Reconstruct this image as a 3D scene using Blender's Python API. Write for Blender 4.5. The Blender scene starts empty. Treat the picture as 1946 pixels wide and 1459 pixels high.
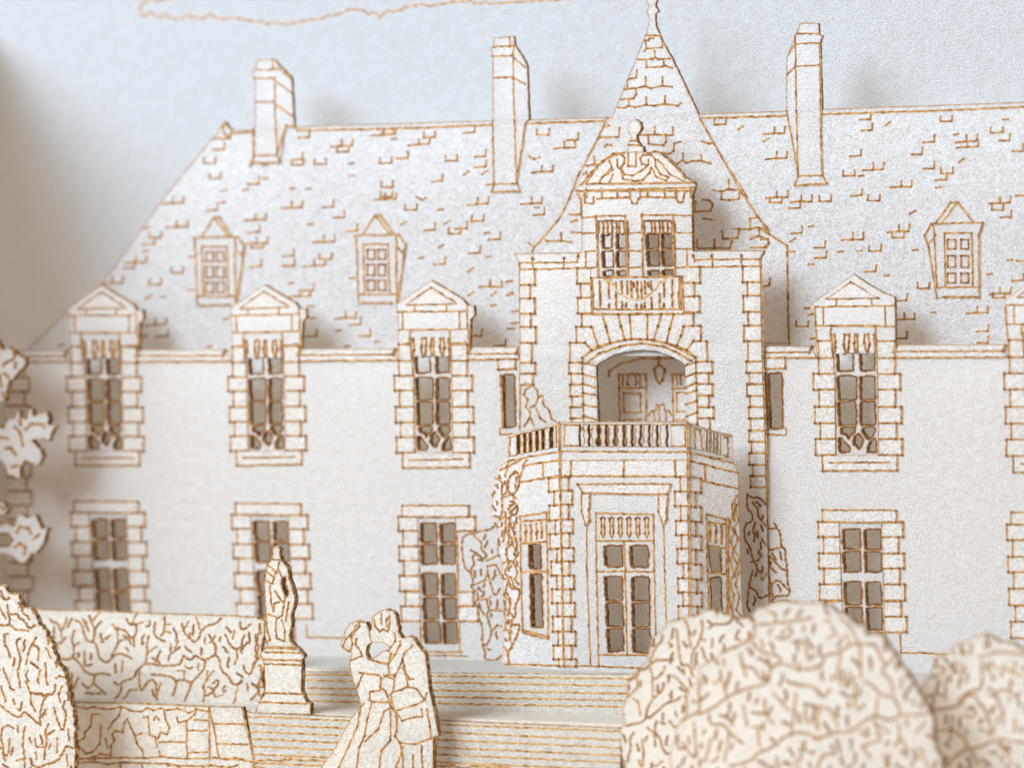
import bpy, math, random
from mathutils import Vector, Matrix
from mathutils.geometry import tessellate_polygon, delaunay_2d_cdt
random.seed(7)
SC = bpy.context.scene
COL = SC.collection
# ------------------------------------------------------------------ camera
W, H, F = 1946.0, 1459.0, 7000.0          # photo size and focal length in its pixels
S = 0.1                                   # 100 photo pixels on the facade = 0.1 m
YAW, PITCH, ROLL = map(math.radians, (22.4887, 3.2695, -1.5106))
fwd = Vector((-math.sin(YAW) * math.cos(PITCH), math.cos(YAW) * math.cos(PITCH), -math.sin(PITCH)))
r0 = fwd.cross(Vector((0, 0, 1))).normalized()
u0 = r0.cross(fwd)
RT = r0 * math.cos(ROLL) + u0 * math.sin(ROLL)
UP = u0 * math.cos(ROLL) - r0 * math.sin(ROLL)
CAMPOS = -fwd * (F / 100 * S)
cam_d = bpy.data.cameras.new('camera')
cam = bpy.data.objects.new('camera', cam_d)
COL.objects.link(cam)
cam.matrix_world = Matrix(((RT.x, UP.x, -fwd.x, CAMPOS.x), (RT.y, UP.y, -fwd.y, CAMPOS.y),
                           (RT.z, UP.z, -fwd.z, CAMPOS.z), (0, 0, 0, 1)))
cam_d.sensor_width = 36
cam_d.sensor_fit = 'HORIZONTAL'
cam_d.lens = 36 * F / W
cam_d.clip_start = 0.1
cam_d.clip_end = 100
cam_d.dof.use_dof = True
cam_d.dof.focus_distance = 6.84
cam_d.dof.aperture_fstop = 1.0
SC.camera = cam
# ------------------------------------------------------------------ light
wd = bpy.data.worlds.new('World')
SC.world = wd
wd.use_nodes = True
bg = wd.node_tree.nodes['Background']
bg.inputs[0].default_value = (1.0, 0.905, 0.81, 1)
bg.inputs[1].default_value = 0.50
def area(name, direction, dist, size, power, color):
    l = bpy.data.lights.new(name, 'AREA')
    l.shape = 'RECTANGLE'
    l.size, l.size_y = size
    l.energy = power
    l.color = color
    o = bpy.data.objects.new(name, l)
    COL.objects.link(o)
    v = Vector(direction).normalized()
    o.location = v * dist
    o.rotation_euler = v.to_track_quat('Z', 'Y').to_euler()
    return o
area('window_light', (-0.50, -0.64, 0.585), 14.0, (7.6, 6.6), 4250, (0.80, 0.92, 1.0))
SC.view_settings.view_transform = 'Standard'
SC.view_settings.look = 'None'
SC.view_settings.exposure = 0.1
SC.view_settings.gamma = 1.0
SC.cycles.max_bounces = 8
SC.cycles.diffuse_bounces = 5
SC.cycles.transparent_max_bounces = 24
SC.cycles.use_denoising = True

# ------------------------------------------------------------------ materials
def nodes(m):
    m.use_nodes = True
    nt = m.node_tree
    nt.nodes.clear()
    return nt, (lambda t, **k: _n(nt, t, k)), nt.links.new
def _n(nt, t, k):
    n = nt.nodes.new(t)
    for a, b in k.items():
        setattr(n, a, b)
    return n
def ramp(nt, pts):
    n = nt.nodes.new('ShaderNodeValToRGB')
    e = n.color_ramp.elements
    while len(e) < len(pts):
        e.new(0.5)
    for i, (p, c) in enumerate(pts):
        e[i].position = p
        e[i].color = c if len(c) == 4 else (*c, 1)
    return n
def grain(nt, N, L, bump_s):
    """fibre relief and pearly speckle shared by every sheet of card"""
    g = N('ShaderNodeNewGeometry')
    n1 = N('ShaderNodeTexNoise'); n1.inputs['Scale'].default_value = 420; n1.inputs['Detail'].default_value = 2.5
    n2 = N('ShaderNodeTexNoise'); n2.inputs['Scale'].default_value = 62; n2.inputs['Detail'].default_value = 4
    n3 = N('ShaderNodeTexNoise'); n3.inputs['Scale'].default_value = 330; n3.inputs['Detail'].default_value = 1
    for n in (n1, n2, n3):
        L(g.outputs['Position'], n.inputs['Vector'])
    add = N('ShaderNodeMath', operation='MULTIPLY_ADD')
    L(n2.outputs['Fac'], add.inputs[0]); add.inputs[1].default_value = 0.9
    L(n1.outputs['Fac'], add.inputs[2])
    b = N('ShaderNodeBump')
    b.inputs['Strength'].default_value = bump_s
    b.inputs['Distance'].default_value = 0.004
    L(add.outputs[0], b.inputs['Height'])
    return g, n1, n2, n3, b
def paper(name, col, bump_s=0.55):
    m = bpy.data.materials.new(name)
    nt, N, L = nodes(m)
    g, n1, n2, n3, b = grain(nt, N, L, bump_s)
    r1 = ramp(nt, [(0.3, (0.62, 0.61, 0.61)), (0.52, (0.97, 0.97, 0.97)), (0.72, (1.18, 1.18, 1.19))])
    L(n3.outputs['Fac'], r1.inputs[0])
    r2 = ramp(nt, [(0.3, (0.93, 0.92, 0.90)), (0.7, (1.03, 1.03, 1.04))])
    L(n2.outputs['Fac'], r2.inputs[0])
    m1 = N('ShaderNodeMix', data_type='RGBA', blend_type='MULTIPLY'); m1.inputs[0].default_value = 1
    m2 = N('ShaderNodeMix', data_type='RGBA', blend_type='MULTIPLY'); m2.inputs[0].default_value = 1
    m1.inputs[6].default_value = (*col, 1)
    L(r1.outputs[0], m1.inputs[7])
    L(m1.outputs[2], m2.inputs[6]); L(r2.outputs[0], m2.inputs[7])
    p = N('ShaderNodeBsdfPrincipled')
    L(m2.outputs[2], p.inputs['Base Color'])
    p.inputs['Roughness'].default_value = 0.36
    p.inputs['Specular IOR Level'].default_value = 0.6
    L(b.outputs[0], p.inputs['Normal'])
    tl = N('ShaderNodeBsdfTranslucent')
    tl.inputs['Color'].default_value = (1.0, 0.85, 0.68, 1)
    mx = N('ShaderNodeMixShader')
    mx.inputs[0].default_value = 0.50
    L(p.outputs[0], mx.inputs[1]); L(tl.outputs[0], mx.inputs[2])
    o = N('ShaderNodeOutputMaterial')
    L(mx.outputs[0], o.inputs[0])
    return m
def edge_mat():
    """laser-cut side of the card: toasted tan with charred specks"""
    m = bpy.data.materials.new('scorched_edge')
    nt, N, L = nodes(m)
    g = N('ShaderNodeNewGeometry')
    n1 = N('ShaderNodeTexNoise'); n1.inputs['Scale'].default_value = 130; n1.inputs['Detail'].default_value = 3
    L(g.outputs['Position'], n1.inputs['Vector'])
    r = ramp(nt, [(0.36, (0.045, 0.018, 0.008)), (0.52, (0.27, 0.13, 0.045)), (0.68, (0.72, 0.54, 0.28))])
    L(n1.outputs['Fac'], r.inputs[0])
    p = N('ShaderNodeBsdfPrincipled')
    L(r.outputs[0], p.inputs['Base Color'])
    p.inputs['Roughness'].default_value = 0.7
    o = N('ShaderNodeOutputMaterial')
    L(p.outputs[0], o.inputs[0])
    return m
def ink_mat():
    """burnt engraving: brown core, toasted rim that fades into the card"""
    m = bpy.data.materials.new('engraved_burn')
    nt, N, L = nodes(m)
    a = N('ShaderNodeAttribute', attribute_name='ink')
    d = N('ShaderNodeAttribute', attribute_name='dark')
    g = N('ShaderNodeNewGeometry')
    n1 = N('ShaderNodeTexNoise'); n1.inputs['Scale'].default_value = 170; n1.inputs['Detail'].default_value = 2
    L(g.outputs['Position'], n1.inputs['Vector'])
    mr = N('ShaderNodeMapRange', interpolation_type='SMOOTHSTEP')
    mr.inputs['From Min'].default_value = 0.12; mr.inputs['From Max'].default_value = 0.72
    L(a.outputs['Fac'], mr.inputs['Value'])
    mul = N('ShaderNodeMath', operation='MULTIPLY')
    L(a.outputs['Fac'], mul.inputs[0]); L(d.outputs['Fac'], mul.inputs[1])
    ad = N('ShaderNodeMath', operation='MULTIPLY_ADD')
    L(n1.outputs['Fac'], ad.inputs[0]); ad.inputs[1].default_value = 0.5
    L(mul.outputs[0], ad.inputs[2])
    r = ramp(nt, [(0.26, (0.78, 0.55, 0.31)), (0.44, (0.44, 0.225, 0.078)), (0.68, (0.22, 0.09, 0.027)), (1.0, (0.08, 0.03, 0.011))])
    sc = N('ShaderNodeMath', operation='MULTIPLY'); sc.inputs[1].default_value = 0.62
    L(ad.outputs[0], sc.inputs[0])
    L(sc.outputs[0], r.inputs[0])
    p = N('ShaderNodeBsdfPrincipled')
    p.inputs['Roughness'].default_value = 0.75
    p.inputs['Specular IOR Level'].default_value = 0.2
    L(r.outputs[0], p.inputs['Base Color'])
    tr = N('ShaderNodeBsdfTransparent')
    mx = N('ShaderNodeMixShader')
    L(mr.outputs[0], mx.inputs[0]); L(tr.outputs[0], mx.inputs[1]); L(p.outputs[0], mx.inputs[2])
    o = N('ShaderNodeOutputMaterial')
    L(mx.outputs[0], o.inputs[0])
    return m
M_CARD = paper('pearl_card', (0.82, 0.83, 0.86))
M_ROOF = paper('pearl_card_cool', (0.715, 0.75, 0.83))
M_SKY = paper('pale_blue_card', (0.575, 0.69, 0.82), 0.6)
M_CREAM = paper('cream_card', (0.86, 0.84, 0.80))
M_PANEL = paper('shade_panel_card', (0.10, 0.10, 0.125))  # dark blue-grey, so the added unseen panel bounces little light onto the backdrop
M_EDGE = edge_mat()
M_INK = ink_mat()

# ------------------------------------------------------------------ traced shapes
TS = {'p': (0, 0, 1.0), 'e': (1160, 1130, 4.435), 'f': (1546, 1130, 4.435), 'g': (0, 640, 8.104)}
for ci, x0 in enumerate((0, 480, 960, 1446)):
    for ri, y0 in enumerate((0, 360, 720, 1084)):
        TS['abcd'[ci] + str(ri)] = (x0, y0, 3.89)
def G(s, tile='p'):
    """polylines: '@tile' picks an enlarged view, ';' starts a new line"""
    out, cur = [], []
    for tok in s.replace(';', ' ; ').split():
        if tok[0] == '@':
            tile = tok[1:]
        elif tok == ';':
            if cur: out.append(cur)
            cur = []
        else:
            x, y = tok.split(',')
            x0, y0, k = TS[tile]
            cur.append((x0 + float(x) / k, y0 + float(y) / k))
    if cur: out.append(cur)
    return out
def G1(s, tile='p'):
    return G(s, tile)[0]
class Plane:
    """an upright sheet standing in the scene, d hundredths in front of the facade"""
    def __init__(self, d=None, p0=None, p1=None, n=None):
        if d is not None:
            self.o, self.n = Vector((0, -d * S, 0)), Vector((0, -1, 0))
        else:
            self.o = p0.copy()
            self.n = n or (p1 - p0).cross(Vector((0, 0, 1))).normalized()
            if n is None and self.n.y > 0: self.n = -self.n
    def at(self, q, off=0.0):
        d = RT * ((q[0] - W / 2) / F) + UP * (-(q[1] - H / 2) / F) + fwd
        t = (self.o - CAMPOS).dot(self.n) / d.dot(self.n)
        return CAMPOS + d * t + self.n * off
LOC = {}
def tag(o, label=None, cat=None, group=None, kind=None):
    for k, v in (('label', label), ('category', cat), ('group', group), ('kind', kind)):
        if v: o[k] = v
    return o
def empty(name, loc, label=None, cat=None, group=None, kind=None):
    o = bpy.data.objects.new(name, None)
    COL.objects.link(o)
    o.location = loc
    o.empty_display_size = 0.02
    LOC[o] = Vector(loc)
    return tag(o, label, cat, group, kind)
def root(o):
    while o.parent: o = o.parent
    return o
def area2(l):
    return sum(a[0] * b[1] - b[0] * a[1] for a, b in zip(l, l[1:] + l[:1]))
def wob(loop, amp, step=6.0, closed=True):
    """laser wander: points along each edge, pushed a hair sideways"""
    out = []
    n = len(loop)
    for i in range(n if closed else n - 1):
        a, b = loop[i], loop[(i + 1) % n]
        dx, dy = b[0] - a[0], b[1] - a[1]
        ln = math.hypot(dx, dy)
        if ln < 1e-6: continue
        out.append(a)
        k = int(ln / step)
        for j in range(1, k + 1):
            f = j / (k + 1)
            w = random.uniform(-amp, amp)
            out.append((a[0] + dx * f - dy / ln * w, a[1] + dy * f + dx / ln * w))
    if not closed: out.append(loop[-1])
    return out
def pip(p, poly):
    c = False
    for (x0, y0), (x1, y1) in zip(poly, poly[1:] + poly[:1]):
        if (y0 > p[1]) != (y1 > p[1]) and p[0] < (x1 - x0) * (p[1] - y0) / (y1 - y0) + x0: c = not c
    return c
def twig(poly, n, seed, size, keep=()):
    """short engraved twigs, most of them upright, some forked"""
    rnd = random.Random(seed)
    xs = [p[0] for p in poly]; ys = [p[1] for p in poly]
    pts, out = [], []
    dense = [q for l in keep for q in wob(l, 0, 8, False)]
    tries = 0
    while len(pts) < n and tries < n * 60:
        tries += 1
        p = (rnd.uniform(min(xs), max(xs)), rnd.uniform(min(ys), max(ys)))
        if not pip(p, poly) or any(math.hypot(p[0] - q[0], p[1] - q[1]) < size * 1.05 for q in pts): continue
        if any(abs(p[0] - q[0]) < size * .42 and abs(p[1] - q[1]) < size * .42 for q in dense): continue
        pts.append(p)
        a = rnd.choice((1.57, 1.57, 1.35, 1.8, 1.1, 2.0, 0.5)) + rnd.uniform(-.2, .2)
        l = [p]
        for k in range(rnd.choice((2, 3, 3, 4))):
            a2 = a + rnd.uniform(-0.55, 0.55)
            s = size * rnd.uniform(0.22, 0.45)
            l.append((l[-1][0] + math.cos(a2) * s, l[-1][1] + math.sin(a2) * s))
        if not all(pip(q, poly) for q in l): continue
        if any(abs(q[0] - e[0]) < size * .2 and abs(q[1] - e[1]) < size * .2 for q in l for e in dense): continue
        out.append(l)
        if rnd.random() < 0.4:
            q = rnd.choice(l[1:])
            a2 = a + rnd.choice((-0.9, 0.9)) + 3.1 * rnd.choice((0, 1))
            out.append([q, (q[0] + math.cos(a2) * size * .3, q[1] + math.sin(a2) * size * .3)])
    return out
def chaikin(l):
    if len(l) < 3: return l
    o = [l[0]]
    for a, b in zip(l, l[1:]):
        o += [(a[0] * .75 + b[0] * .25, a[1] * .75 + b[1] * .25), (a[0] * .25 + b[0] * .75, a[1] * .25 + b[1] * .75)]
    return o + [l[-1]]
def triangulate(loops, flat):
    tris = tessellate_polygon([[Vector((x, -y, 0)) for x, y in l] for l in loops])
    got = sum(abs((flat[b][0] - flat[a][0]) * (flat[c][1] - flat[a][1]) - (flat[c][0] - flat[a][0]) * (flat[b][1] - flat[a][1])) for a, b, c in tris)
    want = abs(area2(loops[0])) - sum(abs(area2(l)) for l in loops[1:])
    if abs(got - want) < 0.002 * want: return tris
    edges, s = [], 0
    for l in loops:
        edges += [(s + i, s + (i + 1) % len(l)) for i in range(len(l))]
        s += len(l)
    vs, _, fs, ov, _, _ = delaunay_2d_cdt([Vector(q) for q in flat], edges, [], 0, 1e-5)
    out = []
    for f in fs:
        c = (sum(vs[i].x for i in f) / 3, sum(vs[i].y for i in f) / 3)
        if pip(c, loops[0]) and not any(pip(c, l) for l in loops[1:]) and all(ov[i] for i in f):
            out.append(tuple(ov[i][0] for i in f))
    return out
class Geo:
    def __init__(self, pl):
        self.pl = pl
        self.v, self.f, self.m, self.ink, self.dark = [], [], [], [], []
    def _v(self, p, a=0.0, d=1.0):
        self.v.append(p); self.ink.append(a); self.dark.append(d)
        return len(self.v) - 1
    def sheet(self, outer, holes=(), t=0.011, off=0.0, wobble=0.0, rim=0.55, hole_wob=0.8, hole_rim=0.95, back=False):
        """a cut card shape with thickness, cut walls and scorched rims"""
        pl = self.pl
        loops = []
        for i, l in enumerate([outer] + list(holes)):
            l = list(l)
            if (area2(l) > 0) != (i == 0): l.reverse()
            a = wobble if i == 0 else hole_wob
            loops.append(wob(l, a) if a else l)
        flat = [q for l in loops for q in l]
        tris = triangulate(loops, flat)
        P = [pl.at(q, off) for q in flat]
        B = [p - pl.n * t for p in P]
        iF = [self._v(p) for p in P]
        iB = [self._v(p) for p in B]
        for a, b, c in tris:
            nn = (P[b] - P[a]).cross(P[c] - P[a])
            if nn.dot(pl.n) < 0: b, c = c, b
            self.f.append((iF[a], iF[b], iF[c])); self.m.append(0)
            if back:
                self.f.append((iB[a], iB[c], iB[b])); self.m.append(0)
        s = 0
        for i, l in enumerate(loops):
            n = len(l)
            for j in range(n):
                a, b = s + j, s + (j + 1) % n
                self.f.append((iF[a], iB[a], iB[b], iF[b])); self.m.append(1)
            s += n
            r = rim if i == 0 else hole_rim
            if r: self.rim(l, off + 0.00022 + random.random() * 0.0001, r, 3.4 if i == 0 else 6.5, 1.15 if i == 0 else 2.1)
        return self
    def rim(self, l, off, a, w, dk=1.0):
        n = len(l)
        ia, ib = [], []
        for j in range(n):
            p, q, r = l[j - 1], l[j], l[(j + 1) % n]
            d1 = (q[0] - p[0], q[1] - p[1]); d2 = (r[0] - q[0], r[1] - q[1])
            l1 = math.hypot(*d1) or 1; l2 = math.hypot(*d2) or 1
            nx, ny = -(d1[1] / l1 + d2[1] / l2), (d1[0] / l1 + d2[0] / l2)
            ll = math.hypot(nx, ny)
            if ll < 0.3: nx, ny, ll = -d1[1] / l1, d1[0] / l1, 1
            k = w * random.uniform(0.75, 1.25)
            q2 = (q[0] + nx / ll * k, q[1] + ny / ll * k)
            ia.append(self._v(self.pl.at(q, off), a, dk * random.uniform(0.6, 1.2)))
            ib.append(self._v(self.pl.at(q2, off), 0.0, 0.8))
        for j in range(n):
            k = (j + 1) % n
            self.f.append((ia[j], ia[k], ib[k], ib[j])); self.m.append(2)
    def ink_line(self, pts, w=3.15, jit=0.85, off=0.0, step=5.5, dots=True, dk=1.0):
        if len(pts) < 2: return self
        pl = self.pl
        off = off + 0.0003 + random.random() * 0.0003
        corner = set()
        q = []
        for i, p in enumerate(pts):
            if i:
                a = pts[i - 1]
                dx, dy = p[0] - a[0], p[1] - a[1]
                ln = math.hypot(dx, dy)
                if ln < 0.2: continue
                k = int(ln / step)
                for j in range(1, k + 1):
                    f = j / (k + 1)
                    o = random.uniform(-jit, jit)
                    q.append((a[0] + dx * f - dy / ln * o, a[1] + dy * f + dx / ln * o))
            corner.add(len(q))
            q.append(p)
        n = len(q)
        if n < 2: return self
        rows = []
        for i in range(n):
            a, b = q[max(i - 1, 0)], q[min(i + 1, n - 1)]
            dx, dy = b[0] - a[0], b[1] - a[1]
            ln = math.hypot(dx, dy) or 1
            dx, dy = dx / ln, dy / ln
            c = i in corner
            hw = w * random.uniform(0.82, 1.12) * (1.22 if c and dots else 1)
            x, y = q[i]
            if i == 0: x, y = x - dx * w * 0.5, y - dy * w * 0.5
            if i == n - 1: x, y = x + dx * w * 0.5, y + dy * w * 0.5
            e = 0.75 if i in (0, n - 1) else 1.0
            d = dk * (random.uniform(1.1, 1.5) if c and dots else (random.uniform(1.15, 1.4) if random.random() < 0.12 else random.uniform(0.6, 1.0)))
            rows.append((self._v(pl.at((x - dy * hw, y + dx * hw), off), 0.0, d),
                         self._v(pl.at((x, y), off), e, d),
                         self._v(pl.at((x + dy * hw, y - dx * hw), off), 0.0, d)))
        for a, b in zip(rows, rows[1:]):
            self.f.append((a[0], a[1], b[1], b[0])); self.f.append((a[1], a[2], b[2], b[1]))
            self.m += [2, 2]
        return self
    def lines(self, ls, **k):
        for l in ls: self.ink_line(l, **k)
        return self
    def leafy(self, ls, **k):
        k.setdefault('jit', 1.3)
        for l in ls: self.ink_line(chaikin(l) if len(l) > 3 else l, **k)
        return self
    def dot(self, p, r=3.6, off=0.0, dk=1.7):
        off += 0.0007 + random.random() * 0.0002
        c = self._v(self.pl.at(p, off), 1.0, dk)
        ring = [self._v(self.pl.at((p[0] + r * math.cos(k * 0.785), p[1] + r * math.sin(k * 0.785)), off), 0.0, dk) for k in range(8)]
        for k in range(8):
            self.f.append((c, ring[k], ring[(k + 1) % 8])); self.m.append(2)
        return self
    def build(self, name, parent=None, mat=None, loc=None):
        o = bpy.data.objects.new(name, bpy.data.meshes.new(name))
        COL.objects.link(o)
        if parent is not None:
            o.parent = parent
            base = LOC[root(parent)]
        else:
            base = Vector(loc) if loc is not None else Vector((0, 0, 0))
            o.location = base
            LOC[o] = base
        me = o.data
        me.from_pydata([p - base for p in self.v], [], self.f)
        for m in (mat or M_CARD, M_EDGE, M_INK): me.materials.append(m)
        me.polygons.foreach_set('material_index', self.m)
        for nm, vals in (('ink', self.ink), ('dark', self.dark)):
            at = me.attributes.new(nm, 'FLOAT', 'POINT')
            at.data.foreach_set('value', vals)
        me.update()
        return o
def rect(x0, y0, x1, y1):
    return [(x0, y0), (x1, y0), (x1, y1), (x0, y1)]
def box_obj(name, parent, lo, hi, mat, loc=None):
    g = Geo(Plane(0))
    x0, y0, z0 = lo; x1, y1, z1 = hi
    for p in ((x0, y0, z0), (x1, y0, z0), (x1, y1, z0), (x0, y1, z0), (x0, y0, z1), (x1, y0, z1), (x1, y1, z1), (x0, y1, z1)):
        g._v(Vector(p))
    g.f = [(0, 3, 2, 1), (4, 5, 6, 7), (0, 1, 5, 4), (1, 2, 6, 5), (2, 3, 7, 6), (3, 0, 4, 7)]
    g.m = [0, 0, 0, 0, 0, 0]
    return g.build(name, parent, mat, loc)

D_SKY, D_ROOF, D_FAC, D_TOW = -2.0, -0.74, 0.0, 0.06
SKY, ROOF, FAC, TOW = Plane(D_SKY), Plane(D_ROOF), Plane(D_FAC), Plane(D_TOW)
D_BAY, D_STEP, D_HEDGE, D_LOW, D_STAT, D_CPL = 1.0, 1.9, 2.1, 3.1, 3.05, 3.5
Z_TERR = Plane(D_STEP).at((800, 1278)).z
Z_LOW = Plane(D_LOW).at((800, 1364)).z
Z_BASE = Z_LOW - 0.27
exec_parts = []
# ================================================================== setting
ground = box_obj('ground', None, (-2.6, -1.3, Z_BASE - 0.02), (2.6, 0.6, Z_BASE), M_CREAM, (0, -0.4, Z_BASE - 0.02))
tag(ground, 'cream card base under the stairs, hedges and paper mansion', 'ground', kind='structure')
terr = box_obj('terrace', None, (-2.2, -D_STEP * S + 0.0125, Z_BASE), (2.2, 0.2, Z_TERR), M_CREAM, (0, 0, Z_BASE))
tag(terr, 'white card terrace between the mansion and the upper flight of stairs', 'terrace', kind='structure')
low = box_obj('landing', None, (-2.2, -D_LOW * S + 0.0125, Z_BASE), (2.2, -D_STEP * S - 0.001, Z_LOW), M_CREAM, (0, -0.25, Z_BASE))
tag(low, 'white card landing between the upper and lower flights of stairs', 'landing', kind='structure')
g = Geo(SKY)
g.sheet(rect(-900, -500, 2700, 2000), rim=0)
sky = tag(g.build('sky', None, M_SKY, SKY.at((973, 1459))), 'pale blue pearl card backdrop behind the roof and spire', 'backdrop', kind='structure')
g = Geo(SKY)
g.lines(G('''@a0 1320,-40 1200,0 1170,8 1080,10 1045,35 1032,70 1045,112 1070,122 1110,90 1140,112 1180,130 1220,100 1245,130 1300,145 1350,138 1385,110 1420,130 1500,140
1550,105 1600,135 1650,145 1700,130 1760,140 1850,155 @b0 60,160 120,180 170,165 220,182 300,175 380,155 430,145 520,140 560,115 640,105 700,75 760,72 820,80 860,108 890,95
920,105 937,135 965,105 1000,75 1030,92 1070,75 1100,80 1130,50 1200,45 1250,30 1290,45 1320,50 1350,35 1420,30 1480,15 1560,12 1610,5 1640,25 1690,28 1720,10 1760,30 1840,25 1945,18
@c0 100,18 200,10 380,4 480,-8 560,-40'''), w=3.0, dk=0.75)
cloud = g.build('cloud_outline', sky)
# unseen box side left of frame, added and sized to shade the backdrop's left
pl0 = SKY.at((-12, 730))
sp = box_obj('shade_panel', None, (pl0.x - 0.02, -0.46, Z_BASE), (pl0.x, 0.199, SKY.at((0, 40)).z), M_PANEL, (pl0.x, 0.0, Z_BASE))
tag(sp, 'unseen upright card side, left of the mansion roof, added to shade the backdrop', 'panel', kind='structure')

# ================================================================== the mansion
house = empty('paper_mansion', (0, 0, Z_TERR), 'white laser-cut paper mansion with steep slate roof, spire and round-fronted entrance bay', 'mansion')

# ---- roof sheet
g = Geo(ROOF)
g.sheet(G1('''@p 4,735 @a1 230,1150 330,1060 500,900 760,690 @a0 1210,1459 1560,1030 1575,1022 1640,930 1665,900 1690,942 1720,962 1880,960
@b0 310,937 1775,890 @c0 180,884 755,869 1430,845 @d0 185,820 450,808 1945,755 @p 2250,180 2300,1330 -30,1330'''), t=0.011, wobble=0.35, rim=0.8)
g.lines(G('''@a0 1720,985 1880,980 ; @b0 330,965 800,958 1300,945 1770,925 ; @c0 160,915 450,905 745,895 ; @c0 1445,875 1945,862 @d0 180,858 ; @d0 450,845 900,832 1400,815 1945,792 @p 2100,196
; @a0 1580,1025 1700,1025 1710,970 ; 1640,935 1660,990 1690,1010 ; 1665,905 1650,960'''), w=3.8, dk=0.95)
roof = g.build('roof', house, M_ROOF)
def slate(parent, pl, lines, off=0.0, mat=None):
    g = Geo(pl)
    g.lines(lines, w=3.5, jit=0.5, off=off)
    return g.build('slate', parent, mat or M_ROOF)
SL = {'U': [[(-42, -38), (-45, 0), (42, 2), (45, -40)]], 'L': [[(-42, 2), (38, 0), (42, -48)]],
      'W': [[(-80, 4), (-5, 0), (75, 0), (80, -45)], [(0, -45), (-2, 0)]], 'D': [[(-18, 0), (18, -2)]],
      'S': [[(-20, 12), (20, -12)]], 'V': [[(-38, -18), (0, 8), (38, -10)]]}
ROOFMARKS = '''@b0 L380,1015 W660,1080 U668,1122 U1015,992 W960,998 D1045,1030 W1230,1070 U1308,1018 L1605,980 L330,1180 U335,1218 U500,1215 D730,1210 U985,1205 L1110,1170 U1470,1190 L1685,1155 L1685,1235 S1580,1280
S1715,1278 D735,1300 L1365,1340 U995,1382 U990,1455 D295,1395 D410,1395 D90,1220 L5,1360 D95,1320
@a0 L1620,1105 U1550,1205 U1590,1320 L1875,1360 D1655,1410 D1815,1405
@a1 W1280,102 W1310,275 D1080,285 U1150,355 L1105,405 D1080,455 W1005,540 L955,580 L1570,152 D1650,98 W1890,225 L1880,315 W1900,400 U1905,432 L1895,570 D1420,497 D1410,745 U1310,615 U1148,700 S1095,795 D1205,795 W1150,1000 D1070,1085
L1200,1085 W830,690 D455,1150 D1545,1160 D1670,955
@b1 W985,75 V1250,70 W290,135 L560,130 U1170,150 D1390,150 W1665,108 L640,208 S1440,242 U1495,325 L1545,290 U1665,232 D430,258 S1115,250 L1310,297 D1730,322 L1790,368 L735,308 W530,385 S1395,420 L1640,467 D1745,498 L265,492
U540,515 D1245,507 L1385,550 W460,562 L270,567 S1610,595 D735,658 L1715,718 U1800,720 D1900,680 S1615,770 S1780,770 S1900,770 D1780,857 D290,692 L410,745 W350,787 D430,862 W690,950 L760,997 D635,1042 L435,1085 L830,1082 D925,1125
D700,1158 L1655,1082 D1900,1030 D440,952 L1830,1155 D1940,900 D1935,985
@c0 U280,995 W440,1092 L500,1032 V215,1172 W275,1272 @c1 W195,105 D235,135 L250,185 D30,680 D40,775 D85,900 D90,985 D45,1030
@c0 U1590,920 S1740,950
@d0 W100,985 S40,1035 W115,1170 L775,885 L785,965 S940,915 U1370,897 D1810,885 U1745,980 L1245,1050 D1445,995 W1520,1045 W1530,1085 L1800,1040 L1155,1140 L700,1155 S1480,1185 L1240,1245 U1375,1282 L1335,1328 D1310,1387
L1900,1115 U650,1300 W830,1255 D740,1300 W1040,1382
@d1 W120,60 U110,97 W300,90 L250,137 U475,88 L710,45 U835,82 S1120,170 W1770,100 U1750,152 L1810,207 L1925,45 L265,322 D370,275 S235,375 D230,462 W680,368 L435,430 D590,458 D730,455 U845,452 W1020,310 U1015,358 D1140,450
L445,505 D370,555 L810,607 D925,637 U1200,728 L1040,822 W1060,960 L1040,1100 D1275,910 W1600,910 L1640,1047 D1690,625 D1840,525 L1930,525 W1770,770 U1760,802 L1900,672 L1640,1132 U305,1012 D340,880 D365,925 D385,1105'''
tile = 'p'
for tok in ROOFMARKS.split():
    if tok[0] == '@':
        tile = tok[1:]
        continue
    x, y = map(float, tok[1:].split(','))
    x0, y0, k = TS[tile]
    px, py = x0 + x / k, y0 + y / k
    sl = -0.03 + 0.00006 * (py - 220)
    ls = [[(px + (dx + random.uniform(-3, 3)) / 3.89, py + (dy + random.uniform(-3, 3)) / 3.89 + dx / 3.89 * sl) for dx, dy in l] for l in SL[tok[0]]]
    slate(roof, ROOF, ls)

# ---- spire: rises from the roof sheet
g = Geo(ROOF)
g.sheet(G1('''@c0 1045,-90 1050,-40 1045,8 1060,50 1045,85 1062,130 1056,190 1040,260 790,865 750,880 690,1020 540,1300 480,1459 @c1 400,220 215,430 200,470 @p 1012,653 1500,653
@d1 195,480 195,415 60,330 0,240 @c1 1940,290 1740,10 @c0 1600,1160 1430,845 1400,780 1330,630 1245,450 1165,310 1115,190 1112,105 1137,85 1112,40 1125,5 1120,-50 1125,-90'''), t=0.009, off=0.0006, wobble=0.5, rim=0.75)
g.lines(G('''@c0 755,870 690,1020 540,1300 480,1459 @c1 400,220 215,430 175,395 ; @c1 215,430 200,460
; @c0 1440,880 1600,1160 1790,1459 ; @c1 1740,10 1870,205 1940,290 @d1 60,330 195,415 195,480 200,800 210,1140'''), w=3.3, off=0.0006)
spire = g.build('spire', house, M_ROOF)
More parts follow.
